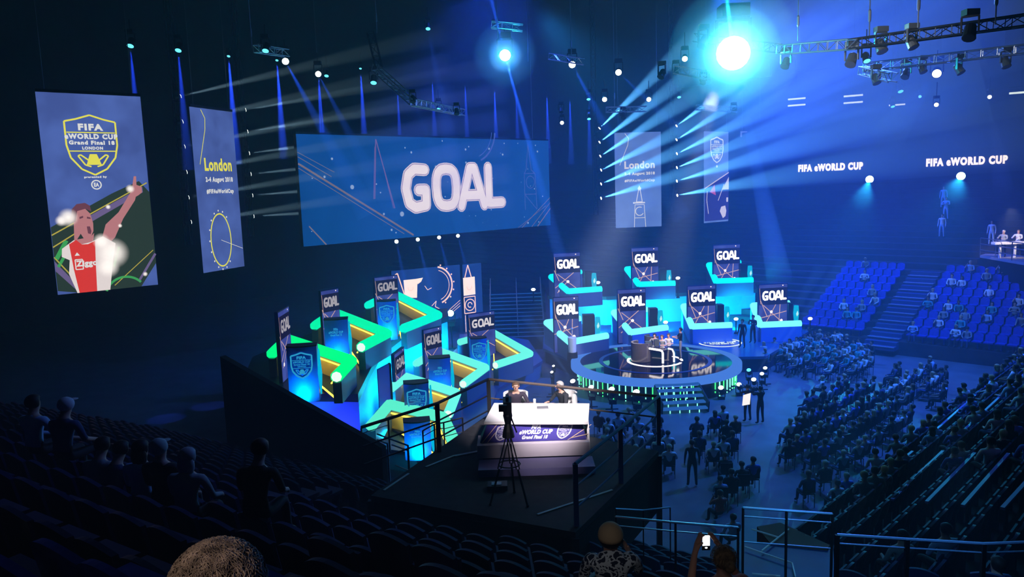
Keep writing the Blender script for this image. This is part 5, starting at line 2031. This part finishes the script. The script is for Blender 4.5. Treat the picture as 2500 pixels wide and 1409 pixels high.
# camera crew at the right rim
p = on(1856, 1035, 0)
person(p, RC.to_3d(), 'person in dark clothes standing with a camera beside the round stage', 'black', 'black', 'dark', pose='stand', arms='phone')
q = MB()
a = at_y(1822, 976, p.y - .1)
q.hexa([a + Vector(v) for v in ((-.17, 0, -.26), (.16, .02, -.22), (.16, .04, -.22), (-.17, .02, -.26), (-.13, 0, .2), (.2, .02, .28), (.2, .04, .28), (-.13, .02, .2))])
tag(q.build('paper_sheet', glow('glowing_paper', (.95, .95, 1), 1.2)), 'white paper page given its own glow, held up beside the round stage', 'screen')  # paper made to glow in place of lamplight
p = on(1825, 1030, 0)
person(p, RC.to_3d(), 'person in dark clothes holding the white page beside the round stage', 'dark', 'black', 'dark', pose='stand', arms='phone')
p = on(1690, 1188, 0)
person(p, RC.to_3d(), 'person in dark clothes standing alone in the blue lit aisle', 'dark', 'dark', 'dark', pose='stand', arms='side')
p = on(1715, 1108, 0)


# ================================================================ seats and the crowd
def seat_mesh(m, folded=False):
    q = MB()
    if folded:
        q.box((-.21, .02, .42), (.21, .055, .74))
    else:
        q.slab([(-.22, 0), (.22, 0), (.24, .42), (-.24, .42)], .40, .47)
    # rounded back, bowed
    N = 6
    vs_, fs_ = [], []
    for j, (zz, yy) in enumerate(((.42, .0), (.6, -.04), (.8, -.08), (.88, -.10))):
        for k in range(N + 1):
            s = -1 + 2 * k / N
            w = .24 if j < 3 else .19
            drop = .05 * s * s if j == 3 else 0
            for dy in (0, -.05):
                vs_.append((s * w, yy + .03 * s * s + dy, zz - drop))
    st = (N + 1) * 2
    for j in range(3):
        for k in range(N):
            a = j * st + k * 2
            fs_.append((a, a + 2, a + 2 + st, a + st))
            fs_.append((a + 1, a + 1 + st, a + 3 + st, a + 3))
    for k in range(N):
        a = 3 * st + k * 2
        fs_.append((a, a + 2, a + 3, a + 1))
        fs_.append((k * 2, k * 2 + 1, k * 2 + 3, k * 2 + 2))
    for j in range(3):
        a = j * st
        fs_.append((a, a + st, a + st + 1, a + 1))
        a = j * st + N * 2
        fs_.append((a, a + 1, a + st + 1, a + st))
    q.add(vs_, fs_)
    q.box((-.04, -.02, 0), (.04, .12, .42))
    return q, q.mesh('arena_seat', m, False)


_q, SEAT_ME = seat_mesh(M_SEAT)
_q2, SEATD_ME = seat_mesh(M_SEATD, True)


def put_seat(me, loc, ang, label, group):
    o = bpy.data.objects.new('arena_seat', me)
    COL.objects.link(o)
    o.location = loc
    o.rotation_euler = (0, 0, ang)
    tag(o, label, 'seat', group)
    return o


def project(p):
    q = Vector(p) - EYE
    d = q.dot(FWD)
    return CX + F_PX * q.dot(RIGHT) / d, CY - F_PX * q.dot(UP) / d


ANG_A = math.radians(90 + 45)     # facing -u : local +y -> direction (-S2, -S2)
FACE_SD = math.atan2(-SD.x, SD.y)
FACE_MU = math.atan2(S2, -S2)     # rotation whose +y is (-S2,-S2)
FACE_PV = math.atan2(S2, S2)      # +y is (-S2, S2)
FACE_PU = math.atan2(-S2, S2)     # +y is (S2, S2)
RN = ['front', 'second', 'third', 'fourth', 'fifth', 'sixth', 'seventh', 'eighth', 'ninth', 'tenth', 'eleventh', 'twelfth', 'thirteenth', 'fourteenth']
random.seed(11)
opp_taken = []
nseat = 0
for k in range(0, 9):
    u = 47 + .85 * k + .2
    z = .8 + .37 * k
    for blk, v0, v1 in (('right of', 2.0, 15.0), ('left of', 17.3, 21.6)):
        n = int((v1 - v0) / .56)
        for i in range(n):
            v = v0 + .56 * (i + .5)
            if project(uv(u, v, z))[0] > 2560 or (blk == 'left of' and i > n - k * .35 + 2):
                continue
            loc = uv(u + .25, v, z)
            put_seat(SEAT_ME, loc, FACE_MU, 'royal blue arena seat, %s row, %s the far lit stairs' % (RN[k], blk), 'royal blue seats across the arena floor')
            nseat += 1
            opp_taken.append((loc, k, blk))
TOPS = ['white', 'white', 'pale blue', 'dark', 'navy', 'grey', 'teal', 'blue']
VAR = [dict(), dict(hair='long'), dict(arms='knees', lean=.25), dict(arms=('lap', 'face'), short=True), dict(arms='cross', hair='short'), dict(lean=-.15, short=True), dict(hair='cap')]


def crowd_person(loc, face, where, group, tops=TOPS, **kw):
    tp = random.choice(tops)
    d = dict(random.choice(VAR))
    d.update(kw)
    lb = '%s top, %s' % (tp, where)
    return person(loc, face, lb, tp, random.choice(['navy', 'dark', 'dark']), random.choice(['dark', 'brown', 'dark', 'blond']), random.choice([M_SKIN, M_SKIN, M_SKIN2]), group, scale=random.uniform(.93, 1.04), name='spectator', **d)


NP = 0
for loc, k, blk in opp_taken:
    if random.random() < .19:
        crowd_person(loc + Vector((0, 0, 0)), loc + Vector((-5, -5 + random.uniform(-2, 2), 0)), '%s row of blue seats %s the far stairs' % (RN[k], blk), 'spectators in the blue seats', ['white', 'pale blue', 'white', 'teal', 'grey'])
        NP += 1

# far things: people on the far steps, far camera platform
for px, py, d, tp, lb in [(2297, 650, 57.5, 'pale blue', 'person in a pale top standing highest on the far lit stairs'), (2302, 700, 55.5, 'pale blue', 'person in a pale top with crossed arms below the highest one on the far stairs'),
                          (2293, 722, 53.5, 'white', 'person in white near the top of the far lit stairs'), (2412, 758, 50.5, 'white', 'person in white standing among the blue seats')]:
    p = at_y(px, py, d)
    u, v = (p.x + p.y) * S2, (p.y - p.x) * S2
    p.z = ground(u, v)
    person(p, (10, 35, 0), lb, tp, 'pale blue' if tp != 'dark' else 'dark', 'dark', pose='stand', arms='side' if 'crossed' not in lb else 'cross')
p0 = at_y(2455, 640, 46)
ux, zt = (p0.x + p0.y) * S2, p0.z
a, b = at_y(2392, 633, 49), at_y(2560, 640, 42)
zt = (a.z + b.z) / 2
t = thing('camera_platform', 'white lit platform with rails over the black wall across the arena', 'platform', (a.x, a.y, 0))
bk = Vector((2.2, 2.2, 0))
MB().slab([(p.x, p.y) for p in (a, b, b + bk, a + bk)], zt - .15, zt).build('deck', mat('deck_grey', (.3, .3, .33), .5), t)
MB().slab([(p.x, p.y) for p in (a, b, b + bk, a + bk)], 0, zt - .16).build('skirt', M_DRAPE, t)
for k in range(3):
    q = MB()
    q.tube([Vector((p.x, p.y, zt + .35 + .38 * k)) for p in (a, b)], .03, 6)
    q.build('rail', M_STEEL, t)
for s in (0, .25, .5, .75, 1):
    p = a.lerp(b, s)
    q = MB()
    q.beam((p.x, p.y, zt), (p.x, p.y, zt + 1.12), .04, .04)
    q.build('post', M_STEEL, t)
for px, tp, lb in [(2448, 'grey', 'person in grey at the counter on the far white lit platform'), (2484, 'white', 'person in white at the counter on the far white lit platform')]:
    p = at_y(px, 620, 47.5)
    p.z = zt + .001
    person(p, (8, 34, 0), lb, tp, 'dark', 'grey' if tp == 'grey' else 'brown', pose='stand', arms='desk')
    q = MB()
    c = p + Vector((-.5, -.5, 0))
    q.box((c.x - .45, c.y - .2, zt + .85), (c.x + .45, c.y + .2, zt + 1.0))
    q.box((c.x - .05, c.y - .05, zt), (c.x + .05, c.y + .05, zt + .85))
    tag(q.build('counter', M_WHITE), 'white counter in front of the person in %s on the far platform' % tp, 'counter', 'counters on the far platform')
spot(at_y(2470, 500, 44), at_y(2465, 610, 48), 1200, 40, (1, .95, 1), .8, .2)
pts = [at_y(2310, 687, 53), at_y(2410, 693, 50), at_y(2560, 705, 46)]
railing('railing', 'thin steel railing above the royal blue seats', pts, lambda p: p.z - 1.0, (.4,), m=M_STEEL)
mbk = MB()
a, b = at_y(2336, 687, 53.5), at_y(2570, 702, 47)
c0, c1_ = at_y(2385, 590, 53.5), at_y(2570, 600, 47)
mbk.hexa([Vector((a.x + .6, a.y + .6, 0)), Vector((b.x + .6, b.y + .6, 0)), Vector((b.x + 3, b.y + 3, 0)), Vector((a.x + 3, a.y + 3, 0)),
          Vector((a.x + .6, a.y + .6, a.z + 1)), Vector((b.x + .6, b.y + .6, b.z + 1)), Vector((b.x + 3, b.y + 3, b.z + 1)), Vector((a.x + 3, a.y + 3, a.z + 1))])
struct(mbk.build('wall_black_block', M_DRAPE))

# floor crowd on black chairs
q = MB()
q.box((-.21, 0, .42), (.21, .40, .46))
q.box((-.21, -.06, .50), (.21, -.02, .85))
for sx in (-.2, .18):
    for sy in (-.05, .36):
        q.box((sx, sy, 0), (sx + .02, sy + .02, .45))
CH_ME = q.mesh('folding_chair', M_BLACK)


def floor_seat(p, face, where, group):
    d = face - p
    ang = math.atan2(-d.x, d.y)
    o = bpy.data.objects.new('folding_chair', CH_ME)
    COL.objects.link(o)
    o.location = p
    o.rotation_euler = (0, 0, ang)
    tag(o, 'black chair under a person ' + where, 'chair', group)


def in_poly(x, y, poly):
    r = False
    for i in range(len(poly)):
        (x0, y0), (x1, y1) = poly[i], poly[i - 1]
        if (y0 > y) != (y1 > y) and x < (x1 - x0) * (y - y0) / (y1 - y0) + x0:
            r = not r
    return r


# image outlines of the floor blocks (measured), and how full and how light each is
BLK = [('on floor between presenters and round stage', [(1440, 1000), (1640, 1015), (1660, 1090), (1640, 1150), (1440, 1060)], .75, ['white', 'white', 'pale blue', 'dark', 'dark', 'navy']),
       ('on floor right of the round stage steps', [(1660, 1010), (1800, 1010), (1800, 1100), (1680, 1100)], .7, ['white', 'white', 'pale blue', 'dark', 'navy', 'blue']),
       ('on floor beside the pods', [(1850, 830), (1900, 800), (2030, 800), (2140, 850), (2110, 905), (1990, 890), (1860, 860)], .85, ['teal', 'navy', 'white', 'pale blue', 'dark', 'grey']),
       ('on floor at foot of far stairs', [(2180, 880), (2330, 880), (2310, 960), (2160, 960)], .7, ['white', 'pale blue', 'navy', 'dark']),
       ('on the dark middle of the floor', [(1990, 930), (2160, 925), (2260, 960), (2200, 1050), (2130, 1130), (1960, 1130), (1900, 1080), (1960, 1000)], .8, ['dark', 'navy', 'dark', 'navy', 'blue', 'grey', 'white']),
       ('on floor near the end stand rail', [(1770, 1110), (1960, 1130), (2100, 1140), (2060, 1200), (1850, 1210), (1740, 1180)], .7, ['dark', 'navy', 'dark', 'blue', 'pale blue', 'white'])]
NF = 0
v = 20.5
row = 0
while v > 8.6:
    u = 17.0
    while u < 47:
        p = uv(u + random.uniform(-.08, .08), v, 0)
        x, y = project(p + Vector((0, 0, .9)))
        for bi, (wh, poly, dens, tops) in enumerate(BLK):
            if in_poly(x, y, poly) and random.random() < dens and (p.to_2d() - RC).length > 6.2 and NF < 190:
                face = Vector((RC.x, RC.y, 0)) if bi in (0, 1, 4, 5) else Vector((RC.x + 2, RC.y - 1, 0))
                w = '%s, %s row' % (wh, RN[min(13, row)])
                floor_seat(p, face, w, 'chairs of the floor crowd')
                crowd_person(p, face, w, 'crowd on the arena floor', tops)
                NF += 1
        u += .68
    v -= .95
    row += 1
# behind the right wing corner: crowd stretching to u = 47, v > 20
# end stand on the right: individual people between the rows of seats
NE = 0
EB = [(2060, 1000), (2240, 870), (2420, 800), (2520, 830), (2520, 1180), (2440, 1110), (2240, 1150), (2050, 1210), (1950, 1150)]
for k in range(0, 9):
    vv = 8 - .8 * k - .45
    z = 1.6 + .385 * k
    u = vv + 8.2
    while u < 47:
        p = uv(u, vv, z)
        x, y = project(p + Vector((0, 0, .9)))
        if in_poly(x, y, EB) and random.random() < .42 and NE < 80:
            far = 'towards the far side' if u > 33 else 'in the nearer half'
            crowd_person(p, Vector((RC.x + 4, RC.y - 4, 0)), '%s row of the dark end stand, %s' % (RN[k], far), 'spectators of the end stand', ['dark', 'navy', 'pale blue', 'white', 'white', 'blue', 'grey', 'olive' if k == 3 else 'dark'])
            NE += 1
        u += .56

# rows of seats nobody could pick apart in the dark
q = MB()


def stamp(q, src, loc, ang):
    c, s = math.cos(ang), math.sin(ang)
    n = len(q.v)
    q.v += [Vector((p.x * c - p.y * s + loc[0], p.x * s + p.y * c + loc[1], p.z + loc[2])) for p in src.v]
    q.f += [tuple(i + n for i in f) for f in src.f]
    q.mi += [0] * len(src.f)


for k in range(0, 13):
    vv = 8 - .8 * k - .5
    z = 1.6 + .385 * k
    u = vv + 8.2
    while u < 46:
        p = uv(u, vv, z)
        x, y = project(p)
        if 1300 < x < 2650 and y < 1600 and not (32.2 < u < 33.6):
            stamp(q, _q2, p, FACE_PV)
        u += .56
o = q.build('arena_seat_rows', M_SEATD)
tag(o, 'long dim rows of seats of the end stand at the lower right', 'seats')
o['kind'] = 'stuff'
q = MB()
for k in range(0, 17):
    ss = 15.9 - .85 * k - .5
    z = 1.6 + .385 * k
    tt = -10.0
    while tt < 26:
        p = SD * ss + TD * tt
        p.z = z
        if p.y > 2.8 and zE((p.y - p.x) * S2) < z and not (z > 3.4 and p.x > -4.2 and p.y > 11.5):
            x, y = project(p)
            if -100 < x < 2100 and y < 1700:
                stamp(q, _q, p, FACE_SD)
        tt += .56
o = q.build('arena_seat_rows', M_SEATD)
tag(o, 'almost black rows of seats of the side stand at the lower left', 'seats')
o['kind'] = 'stuff'
# row front strips, the violet light they catch put into their colour
for i, (a, b) in enumerate([((2095, 1215), (2228, 1103)), ((2178, 1222), (2302, 1103)), ((2262, 1228), (2380, 1107)), ((2350, 1236), (2462, 1109)), ((2447, 1243), (2540, 1140)), ((2332, 1072), (2510, 905)), ((2258, 1075), (2500, 860))]):
    pts = []
    k = i if i < 5 else i - 4
    zz = None
    p0, p1 = at_ground(*a, .5, False), at_ground(*b, .5, False)
    p0.z += .5
    p1.z += .5
    d = (p1 - p0)
    q = MB()
    q.beam((p0.x, p0.y, p0.z), (p1.x, p1.y, p1.z), .07, .05)
    t = q.build('row_barrier', mat('barrier_violet_light', (.25, .25, .75), .5))
    tag(t, ['first (leftmost) violet lit row barrier of the lower right stand', 'second violet lit row barrier from the left', 'third violet lit row barrier from the left', 'fourth violet lit row barrier from the left', 'rightmost lower violet row barrier at the frame edge',
            'upper violet row barrier reaching the right frame edge', 'highest faint violet row barrier at the right'][i], 'barrier', 'violet lit row barriers')
    q = MB()
    for s in (.1, .5, .9):
        p = p0.lerp(p1, s)
        g = gz(p)
        q.beam((p.x, p.y, min(g, p.z - .1)), (p.x, p.y, p.z), .05, .05)
    q.build('supports', M_BLACK, t)
spot((12, 12, 16), (17, 15, 2), 900, 60, (.15, .15, 1), 1.0, .5)

# near railings at the foot of the frame
RB = mat('rail_blue_steel', (.3, .45, .7), .3, .6)
rg = 'railings at the way out below the camera'
railing('railing', 'blue lit railing right of the capped person, two bars', [at_y(1503, 1262, 11), at_y(1649, 1276, 10.9), at_y(1802, 1288, 10.8)], gz, (.14,), r=.013, m=RB, group=rg, post_w=.03)
railing('railing', 'faint curved rail above the two bar railing, right of the platform', [at_y(1503, 1242, 12.5), at_y(1570, 1246, 12.6), at_y(1636, 1239, 12.8)], gz, (), r=.009, m=RB, group=rg, post_w=.02)
railing('railing', 'blue lit railing around the way out, right of the person with the phone', [at_y(1814, 1240, 10.6), at_y(1920, 1247, 10.5), at_y(2032, 1255, 10.4)], gz, (.13, .52), r=.013, m=RB, group=rg, post_w=.03)
railing('railing', 'brightest long blue railing at the lower right edge', [at_y(2044, 1306, 9.6), at_y(2215, 1317, 9.4), at_y(2402, 1328, 9.2), at_y(2570, 1322, 9.2)], gz, (.12,), r=.015, m=RB, group=rg, post_w=.05)
spot(at_y(2100, 1000, 9), at_y(1950, 1290, 10.5), 120, 80, (.1, .5, 1), 1.0, .2)  # added spot for the way out landing, no lamp stands there
spot(at_y(2300, 1000, 9), at_y(2330, 1320, 9.3), 120, 80, (.1, .4, 1), 1.0, .2)
# floor of the way out, its blue light put into the colour
za = 4.55
A4 = [at_z(1812, 1322, za), at_z(2034, 1335, za), at_z(2040, 1450, za), at_z(1806, 1450, za)]
t = thing('landing', 'landing painted with its blue light, tan board and white tape, behind the way out railing', 'landing', (A4[0].x, A4[0].y, 0))
MB().slab([(p.x, p.y) for p in A4], za - .4, za).build('floor_plate', mat('landing_blue_light', (.01, .06, .25), .5), t)
B4 = [at_z(1848, 1290, za), at_z(1905, 1280, za), at_z(2026, 1335, za), at_z(2020, 1345, za), at_z(1880, 1330, za)]
MB().slab([(p.x, p.y) for p in B4], za - .3, za + .03).build('tan_board', mat('board_tan', (.14, .09, .07), .8), t)
q = MB()
for a, b in (((1860, 1345), (1926, 1292)), ((1818, 1335), (1934, 1375)), ((1934, 1375), (1942, 1409)), ((1835, 1292), (1900, 1312)), ((1836, 1401), (1905, 1407))):
    q.beam(at_z(*a, za + .05), at_z(*b, za + .05), .02, .02)
q.build('white_tape', mat('white_tape', (.9, .88, .9), .6), t)

# little rails low between the side stand and the platform
for i, (a, b) in enumerate([((921, 1060), (996, 1088)), ((957, 1086), (996, 1100)), ((921, 1074), (946, 1083))]):
    q = MB()
    q.tube([at_y(*a, 17.5), at_y(*b, 16.8)], .02, 6)
    p = at_y(*b, 16.8)
    q.beam((p.x, p.y, gz(p)), (p.x, p.y, p.z), .04, .04)
    tag(q.build('handrail', mat('rail_cyan_light', (.2, .7, .9), .3)), ['upper cyan lit handrail left of the platform legs', 'brightest short cyan handrail left of the platform', 'shortest dim handrail left of the platform'][i], 'handrail', 'handrails under the presenters platform')  # blue light on the handrails put into their colour
railing('railing', 'thin black gate frame between the two mint desks and the platform', [at_y(1083, 1032, 20.5), at_y(1129, 1020, 20.7)], lambda p: p.z - 1.0, (.18, .4), r=.014, post_w=.04)
railing('railing', 'thin black gate frame low in front of the cyan kiosk', [at_y(1032, 1052, 20.5), at_y(1060, 1036, 20.7), at_y(1083, 1032, 20.8)], lambda p: p.z - .9, (.16,), r=.014, post_w=.04)
railing('railing', 'thin black rail by the standing panel at the foot of the left wing', [at_y(882, 1046, 22), at_y(948, 1025, 22.6)], lambda p: p.z - 1.0, (.16,), r=.014, post_w=.05)

# ================================================================ people in the near stands
def seated_at(px, py, label, top, look, up=1.30, d=None, **kw):
    """PX, PY: the top of the head"""
    if d:
        p = at_y(px, py, d)
        p.z -= 1.29
    else:
        p = at_ground(px, py, up, False)
        p.z = gz(p)
    s = kw.pop('scale', 1.0)
    return person(p, look, label, top, kw.pop('legs', 'dark'), kw.pop('hairc', 'dark'), scale=s, **kw)


ST = Vector((2, 38, 0))
for px, py, lb, tp, kw in [
        (66, 958, 'person in a pale blue top farthest left in the dark side stand', 'pale blue', dict(arms='knees', lean=.1, d=10)),
        (135, 968, 'person in a white cap and navy top at the left of the side stand', 'navy', dict(hair='cap', hairm=mat('cap_white', (.7, .7, .75), .8), arms='knees', lean=.2, short=True, d=9.7)),
        (215, 1070, 'person in a light patterned top right of the white capped one', 'grey', dict(lean=.3, arms='knees', d=9.2)),
        (250, 1085, 'person in a dim blue top bending beside the light patterned one', 'navy', dict(lean=.4, arms='knees', d=9)),
        (330, 1068, 'long haired person in a pale top, left of the pair in the side stand', 'pale blue', dict(hair='long', lean=.1, d=8.7)),
        (384, 1060, 'person in a pale cap right of the long haired one', 'dark', dict(hair='cap', hairm=mat('cap_pale', (.4, .5, .5), .8), d=8.4)),
        (440, 1090, 'person with a pale hood turned to the stage in the side stand', 'grey', dict(hair='long', hairc='grey', arms='knees', lean=.15, d=8.1)),
        (608, 1076, 'person in a black T-shirt with clasped hands, last towards the stage in the side stand', 'black', dict(arms='knees', lean=.3, short=True, hairc='brown', d=7.8)),
        (1022, 1080, 'small dark person left of the blond one under the platform railing', 'navy', dict()),
        (1044, 1070, 'person in a blue top with raised shoulder under the platform railing', 'blue', dict()),
        (1060, 1078, 'blond person under the platform railing', 'dark', dict(hairc='blond')),
        (1758, 1192, 'person in a dark red top with hands raised to the chin behind the railing', 'red', dict(arms=('face', 'face'), short=True)),
        (1790, 1250, 'person in a bright blue shirt with a strap behind the railing', 'pale blue', dict()),
        (2312, 1238, 'person in a pale blue shirt with arms spread behind the long blue railing', 'pale blue', dict(arms='cross')),
        (2440, 1290, 'person in a blue shirt below the right end of the long blue railing', 'blue', dict()),
        (2205, 1250, 'dim person in a grey top behind the long blue railing', 'grey', dict())]:
    seated_at(px, py, lb, tp, ST, **kw)

# three people close to the camera
def strands(o, c, r, n, m, seed, length=.05, name='hair_locks'):
    rnd = random.Random(seed)
    q = MB()
    for i in range(n):
        th, ph = rnd.uniform(0, math.pi * .62), rnd.uniform(0, 2 * math.pi)
        d = Vector((math.sin(th) * math.cos(ph), math.sin(th) * math.sin(ph) - .15, math.cos(th))).normalized()
        p = Vector(c) + Vector((d.x * r[0], d.y * r[1], d.z * r[2]))
        tn = d.cross(Vector((rnd.uniform(-1, 1), rnd.uniform(-1, 1), rnd.uniform(-.4, .4)))).normalized()
        pts = [p - d * .01, p + d * .012 + tn * length * .4, p + d * .014 + tn * length * .9, p - d * .002 + tn * length * 1.4 - Vector((0, 0, .01))]
        q.tube(pts, [.0014, .0017, .0015, .0006], 4)
    return child(o, q, name, m)


p = at_y(520, 1318, 1.95)
p.z -= 1.295
HB = mat('hair_streaked', (.34, .25, .19), .5, noise=.7, scale=30)
o = person(p, ST, 'curly fair haired person with glasses, head only, closest at the bottom edge', 'dark', 'dark', 'brown', hairm=HB, arms='lap', hair='long', sub=2, scale=1.0)
from mathutils import noise
q = MB()
q.ball((0, -.005, 1.155), .108, 56, 40, sc=(1.0, 1.08, 1.0))
for v_ in q.v:
    d_ = (v_ - Vector((0, 0, 1.155)))
    n_ = noise.noise(d_ * 16) * .55 + noise.noise(Vector((d_.x * 70, d_.y * 70, d_.z * 26))) * .4
    top = max(0, 1 - ((d_.x - .01) ** 2 + (d_.y - .02) ** 2) / .0016) if d_.z > 0 else 0
    v_ += d_.normalized() * (.026 * n_ + .024 * top)
child(o, q, 'hair_mass', HB)
strands(o, (0, 0, 1.158), (.108, .117, .108), 2600, HB, 4, .055)
q = MB()
q.tube([(-.09, .0, 1.15), (-.085, .11, 1.145)], .004, 5)
q.tube([(.108, -.03, 1.16), (.09, .11, 1.15)], .005, 5)
for s in (-1, 1):
    q.lathe([(.028, 0), (.028, .004)], 14, (s * .036, .13, 1.14), axis=(0, 1, 0))
child(o, q, 'glasses', mat('glasses_frame', (.05, .2, .45), .2, .5))
spot(Vector((o.location.x - .6, o.location.y - 2.0, o.location.z + 2.6)), o.location + Vector((0, 0, 1.25)), 60, 30, (1, .85, .75), 1.0, .1)  # added spot brightening the closest head

p = at_y(1490, 1276, 6.1)
p.z -= 1.27
shirt = mat('leaf_print_shirt', (.02, .03, .06), .8)
nt = shirt.node_tree
tc, vo, nz, mp, rp = [nt.nodes.new(k) for k in ('ShaderNodeTexCoord', 'ShaderNodeTexVoronoi', 'ShaderNodeTexNoise', 'ShaderNodeMixRGB', 'ShaderNodeValToRGB')]
nz.inputs['Scale'].default_value = 14
vo.feature = 'DISTANCE_TO_EDGE'
vo.inputs['Scale'].default_value = 17
mp.inputs['Fac'].default_value = .12
nt.links.new(tc.outputs['Object'], mp.inputs['Color1'])
nt.links.new(tc.outputs['Object'], nz.inputs['Vector'])
nt.links.new(nz.outputs['Color'], mp.inputs['Color2'])
nt.links.new(mp.outputs['Color'], vo.inputs['Vector'])
rp.color_ramp.interpolation = 'CONSTANT'
rp.color_ramp.elements[0].color = (.62, .72, .78, 1)
rp.color_ramp.elements[1].color = (.02, .03, .06, 1)
rp.color_ramp.elements[1].position = .11
nt.links.new(vo.outputs['Distance'], rp.inputs['Fac'])
nt.links.new(rp.outputs['Color'], nt.nodes['Principled BSDF'].inputs['Base Color'])
CAPM = mat('cap_tan', (.5, .38, .22), .8)
o = person(p, ST, 'person in a tan cap and leaf print shirt, hand at the cheek', shirt, 'dark', 'dark', arms=('lap', 'face'), hair='short', short=True, sub=2, fingers=True, scale=1.0, hunch=.045)
q = MB()
q.ball((0, -.005, 1.16), .108, 16, 12, sc=(1, 1.08, 1.05))
q.v = [Vector((v_.x, v_.y, max(v_.z, 1.13))) for v_ in q.v]
q.ball((0, .13, 1.15), .08, 12, 6, sc=(.95, .9, .12))
child(o, q, 'cap', CAPM)
spot(Vector((o.location.x - .3, o.location.y - 3, o.location.z + 3.5)), o.location + Vector((0.1, 0, 1.1)), 14, 30, (.75, .8, 1), 1.0, .1)

p = at_y(1768, 1320, 6.3)
p.z -= 1.30
o = person(p, ST - Vector((4, 0, 0)), 'person with pinned up fair hair and red top filming with a phone', 'red', 'dark', 'brown', hairm=mat('hair_olive', (.22, .17, .1), .6, noise=.5, scale=25), arms=('phone', 'phone'), hair='bun', short=True, sub=2, fingers=True)
strands(o, (0, 0, 1.145), (.098, .108, .092), 260, MATS['hair_olive'], 9, .04)
spot(Vector((o.location.x - .3, o.location.y - 3, o.location.z + 3.5)), o.location + Vector((0, 0, 1.1)), 7, 24, (1, .8, .7), 1.0, .1)
a = at_y(1724, 1325, o.location.y + .45)
t = thing('phone', 'smartphone with a bright screen held up by the person in the red top', 'phone', a)
q = MB()
q.box((a.x - .038, a.y, a.z - .075), (a.x + .038, a.y + .009, a.z + .075))
q.build('case', M_BLACK, t)
q = MB()
q.box((a.x - .034, a.y - .002, a.z - .03), (a.x + .034, a.y, a.z + .070))
q.ball((a.x, a.y - .002, a.z - .05), .010, 8, 6, sc=(1.3, .1, .8))
q.build('screen', glow('phone_screen', (.85, .95, 1), 2.5), t)

# seats close to the camera, catching blue light
for i, (px, py, up) in enumerate([(300, 1350, .88), (350, 1400, .9), (175, 1300, .88), (60, 1330, .88), (700, 1375, .88), (830, 1350, .88), (960, 1385, .88), (1100, 1365, .88), (1240, 1385, .88), (960, 1290, .88), (1070, 1320, .88), (820, 1300, .88), (2080, 1385, .88), (2250, 1380, .88), (2420, 1390, .88)]):
    p = at_ground(px, py, up, False)
    p.z = at_y(px, py, p.y).z - up
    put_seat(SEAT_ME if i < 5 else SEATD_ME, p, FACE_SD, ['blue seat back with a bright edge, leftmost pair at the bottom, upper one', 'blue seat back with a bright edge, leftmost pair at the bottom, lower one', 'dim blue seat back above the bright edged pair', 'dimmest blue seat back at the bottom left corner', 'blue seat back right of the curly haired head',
             'dark seat right of the curly haired head, second along', 'dark seat right of the curly haired head, third along', 'dark seat below the platform, left of the capped person', 'dark seat just left of the capped person', 'dark seat in the row behind, under the platform corner', 'dark seat in the row behind, further right under the platform', 'dark seat in the row behind, nearest the side stand', 'dark seat below the long blue railing, leftmost', 'dark seat below the long blue railing, middle', 'dark seat below the long blue railing, rightmost'][i], 'seats close to the camera')
spot(Vector((2.5, 3.5, 13)), Vector((-.8, 1.8, 9.2)), 40, 40, (.08, .15, 1), 1.0, .3)
spot(Vector((3, 16, 15)), Vector((-5, 9.5, 7.5)), 900, 50, (.12, .22, 1), 1.0, .5)  # added blue fill on the side stand people, no lamp stands for it
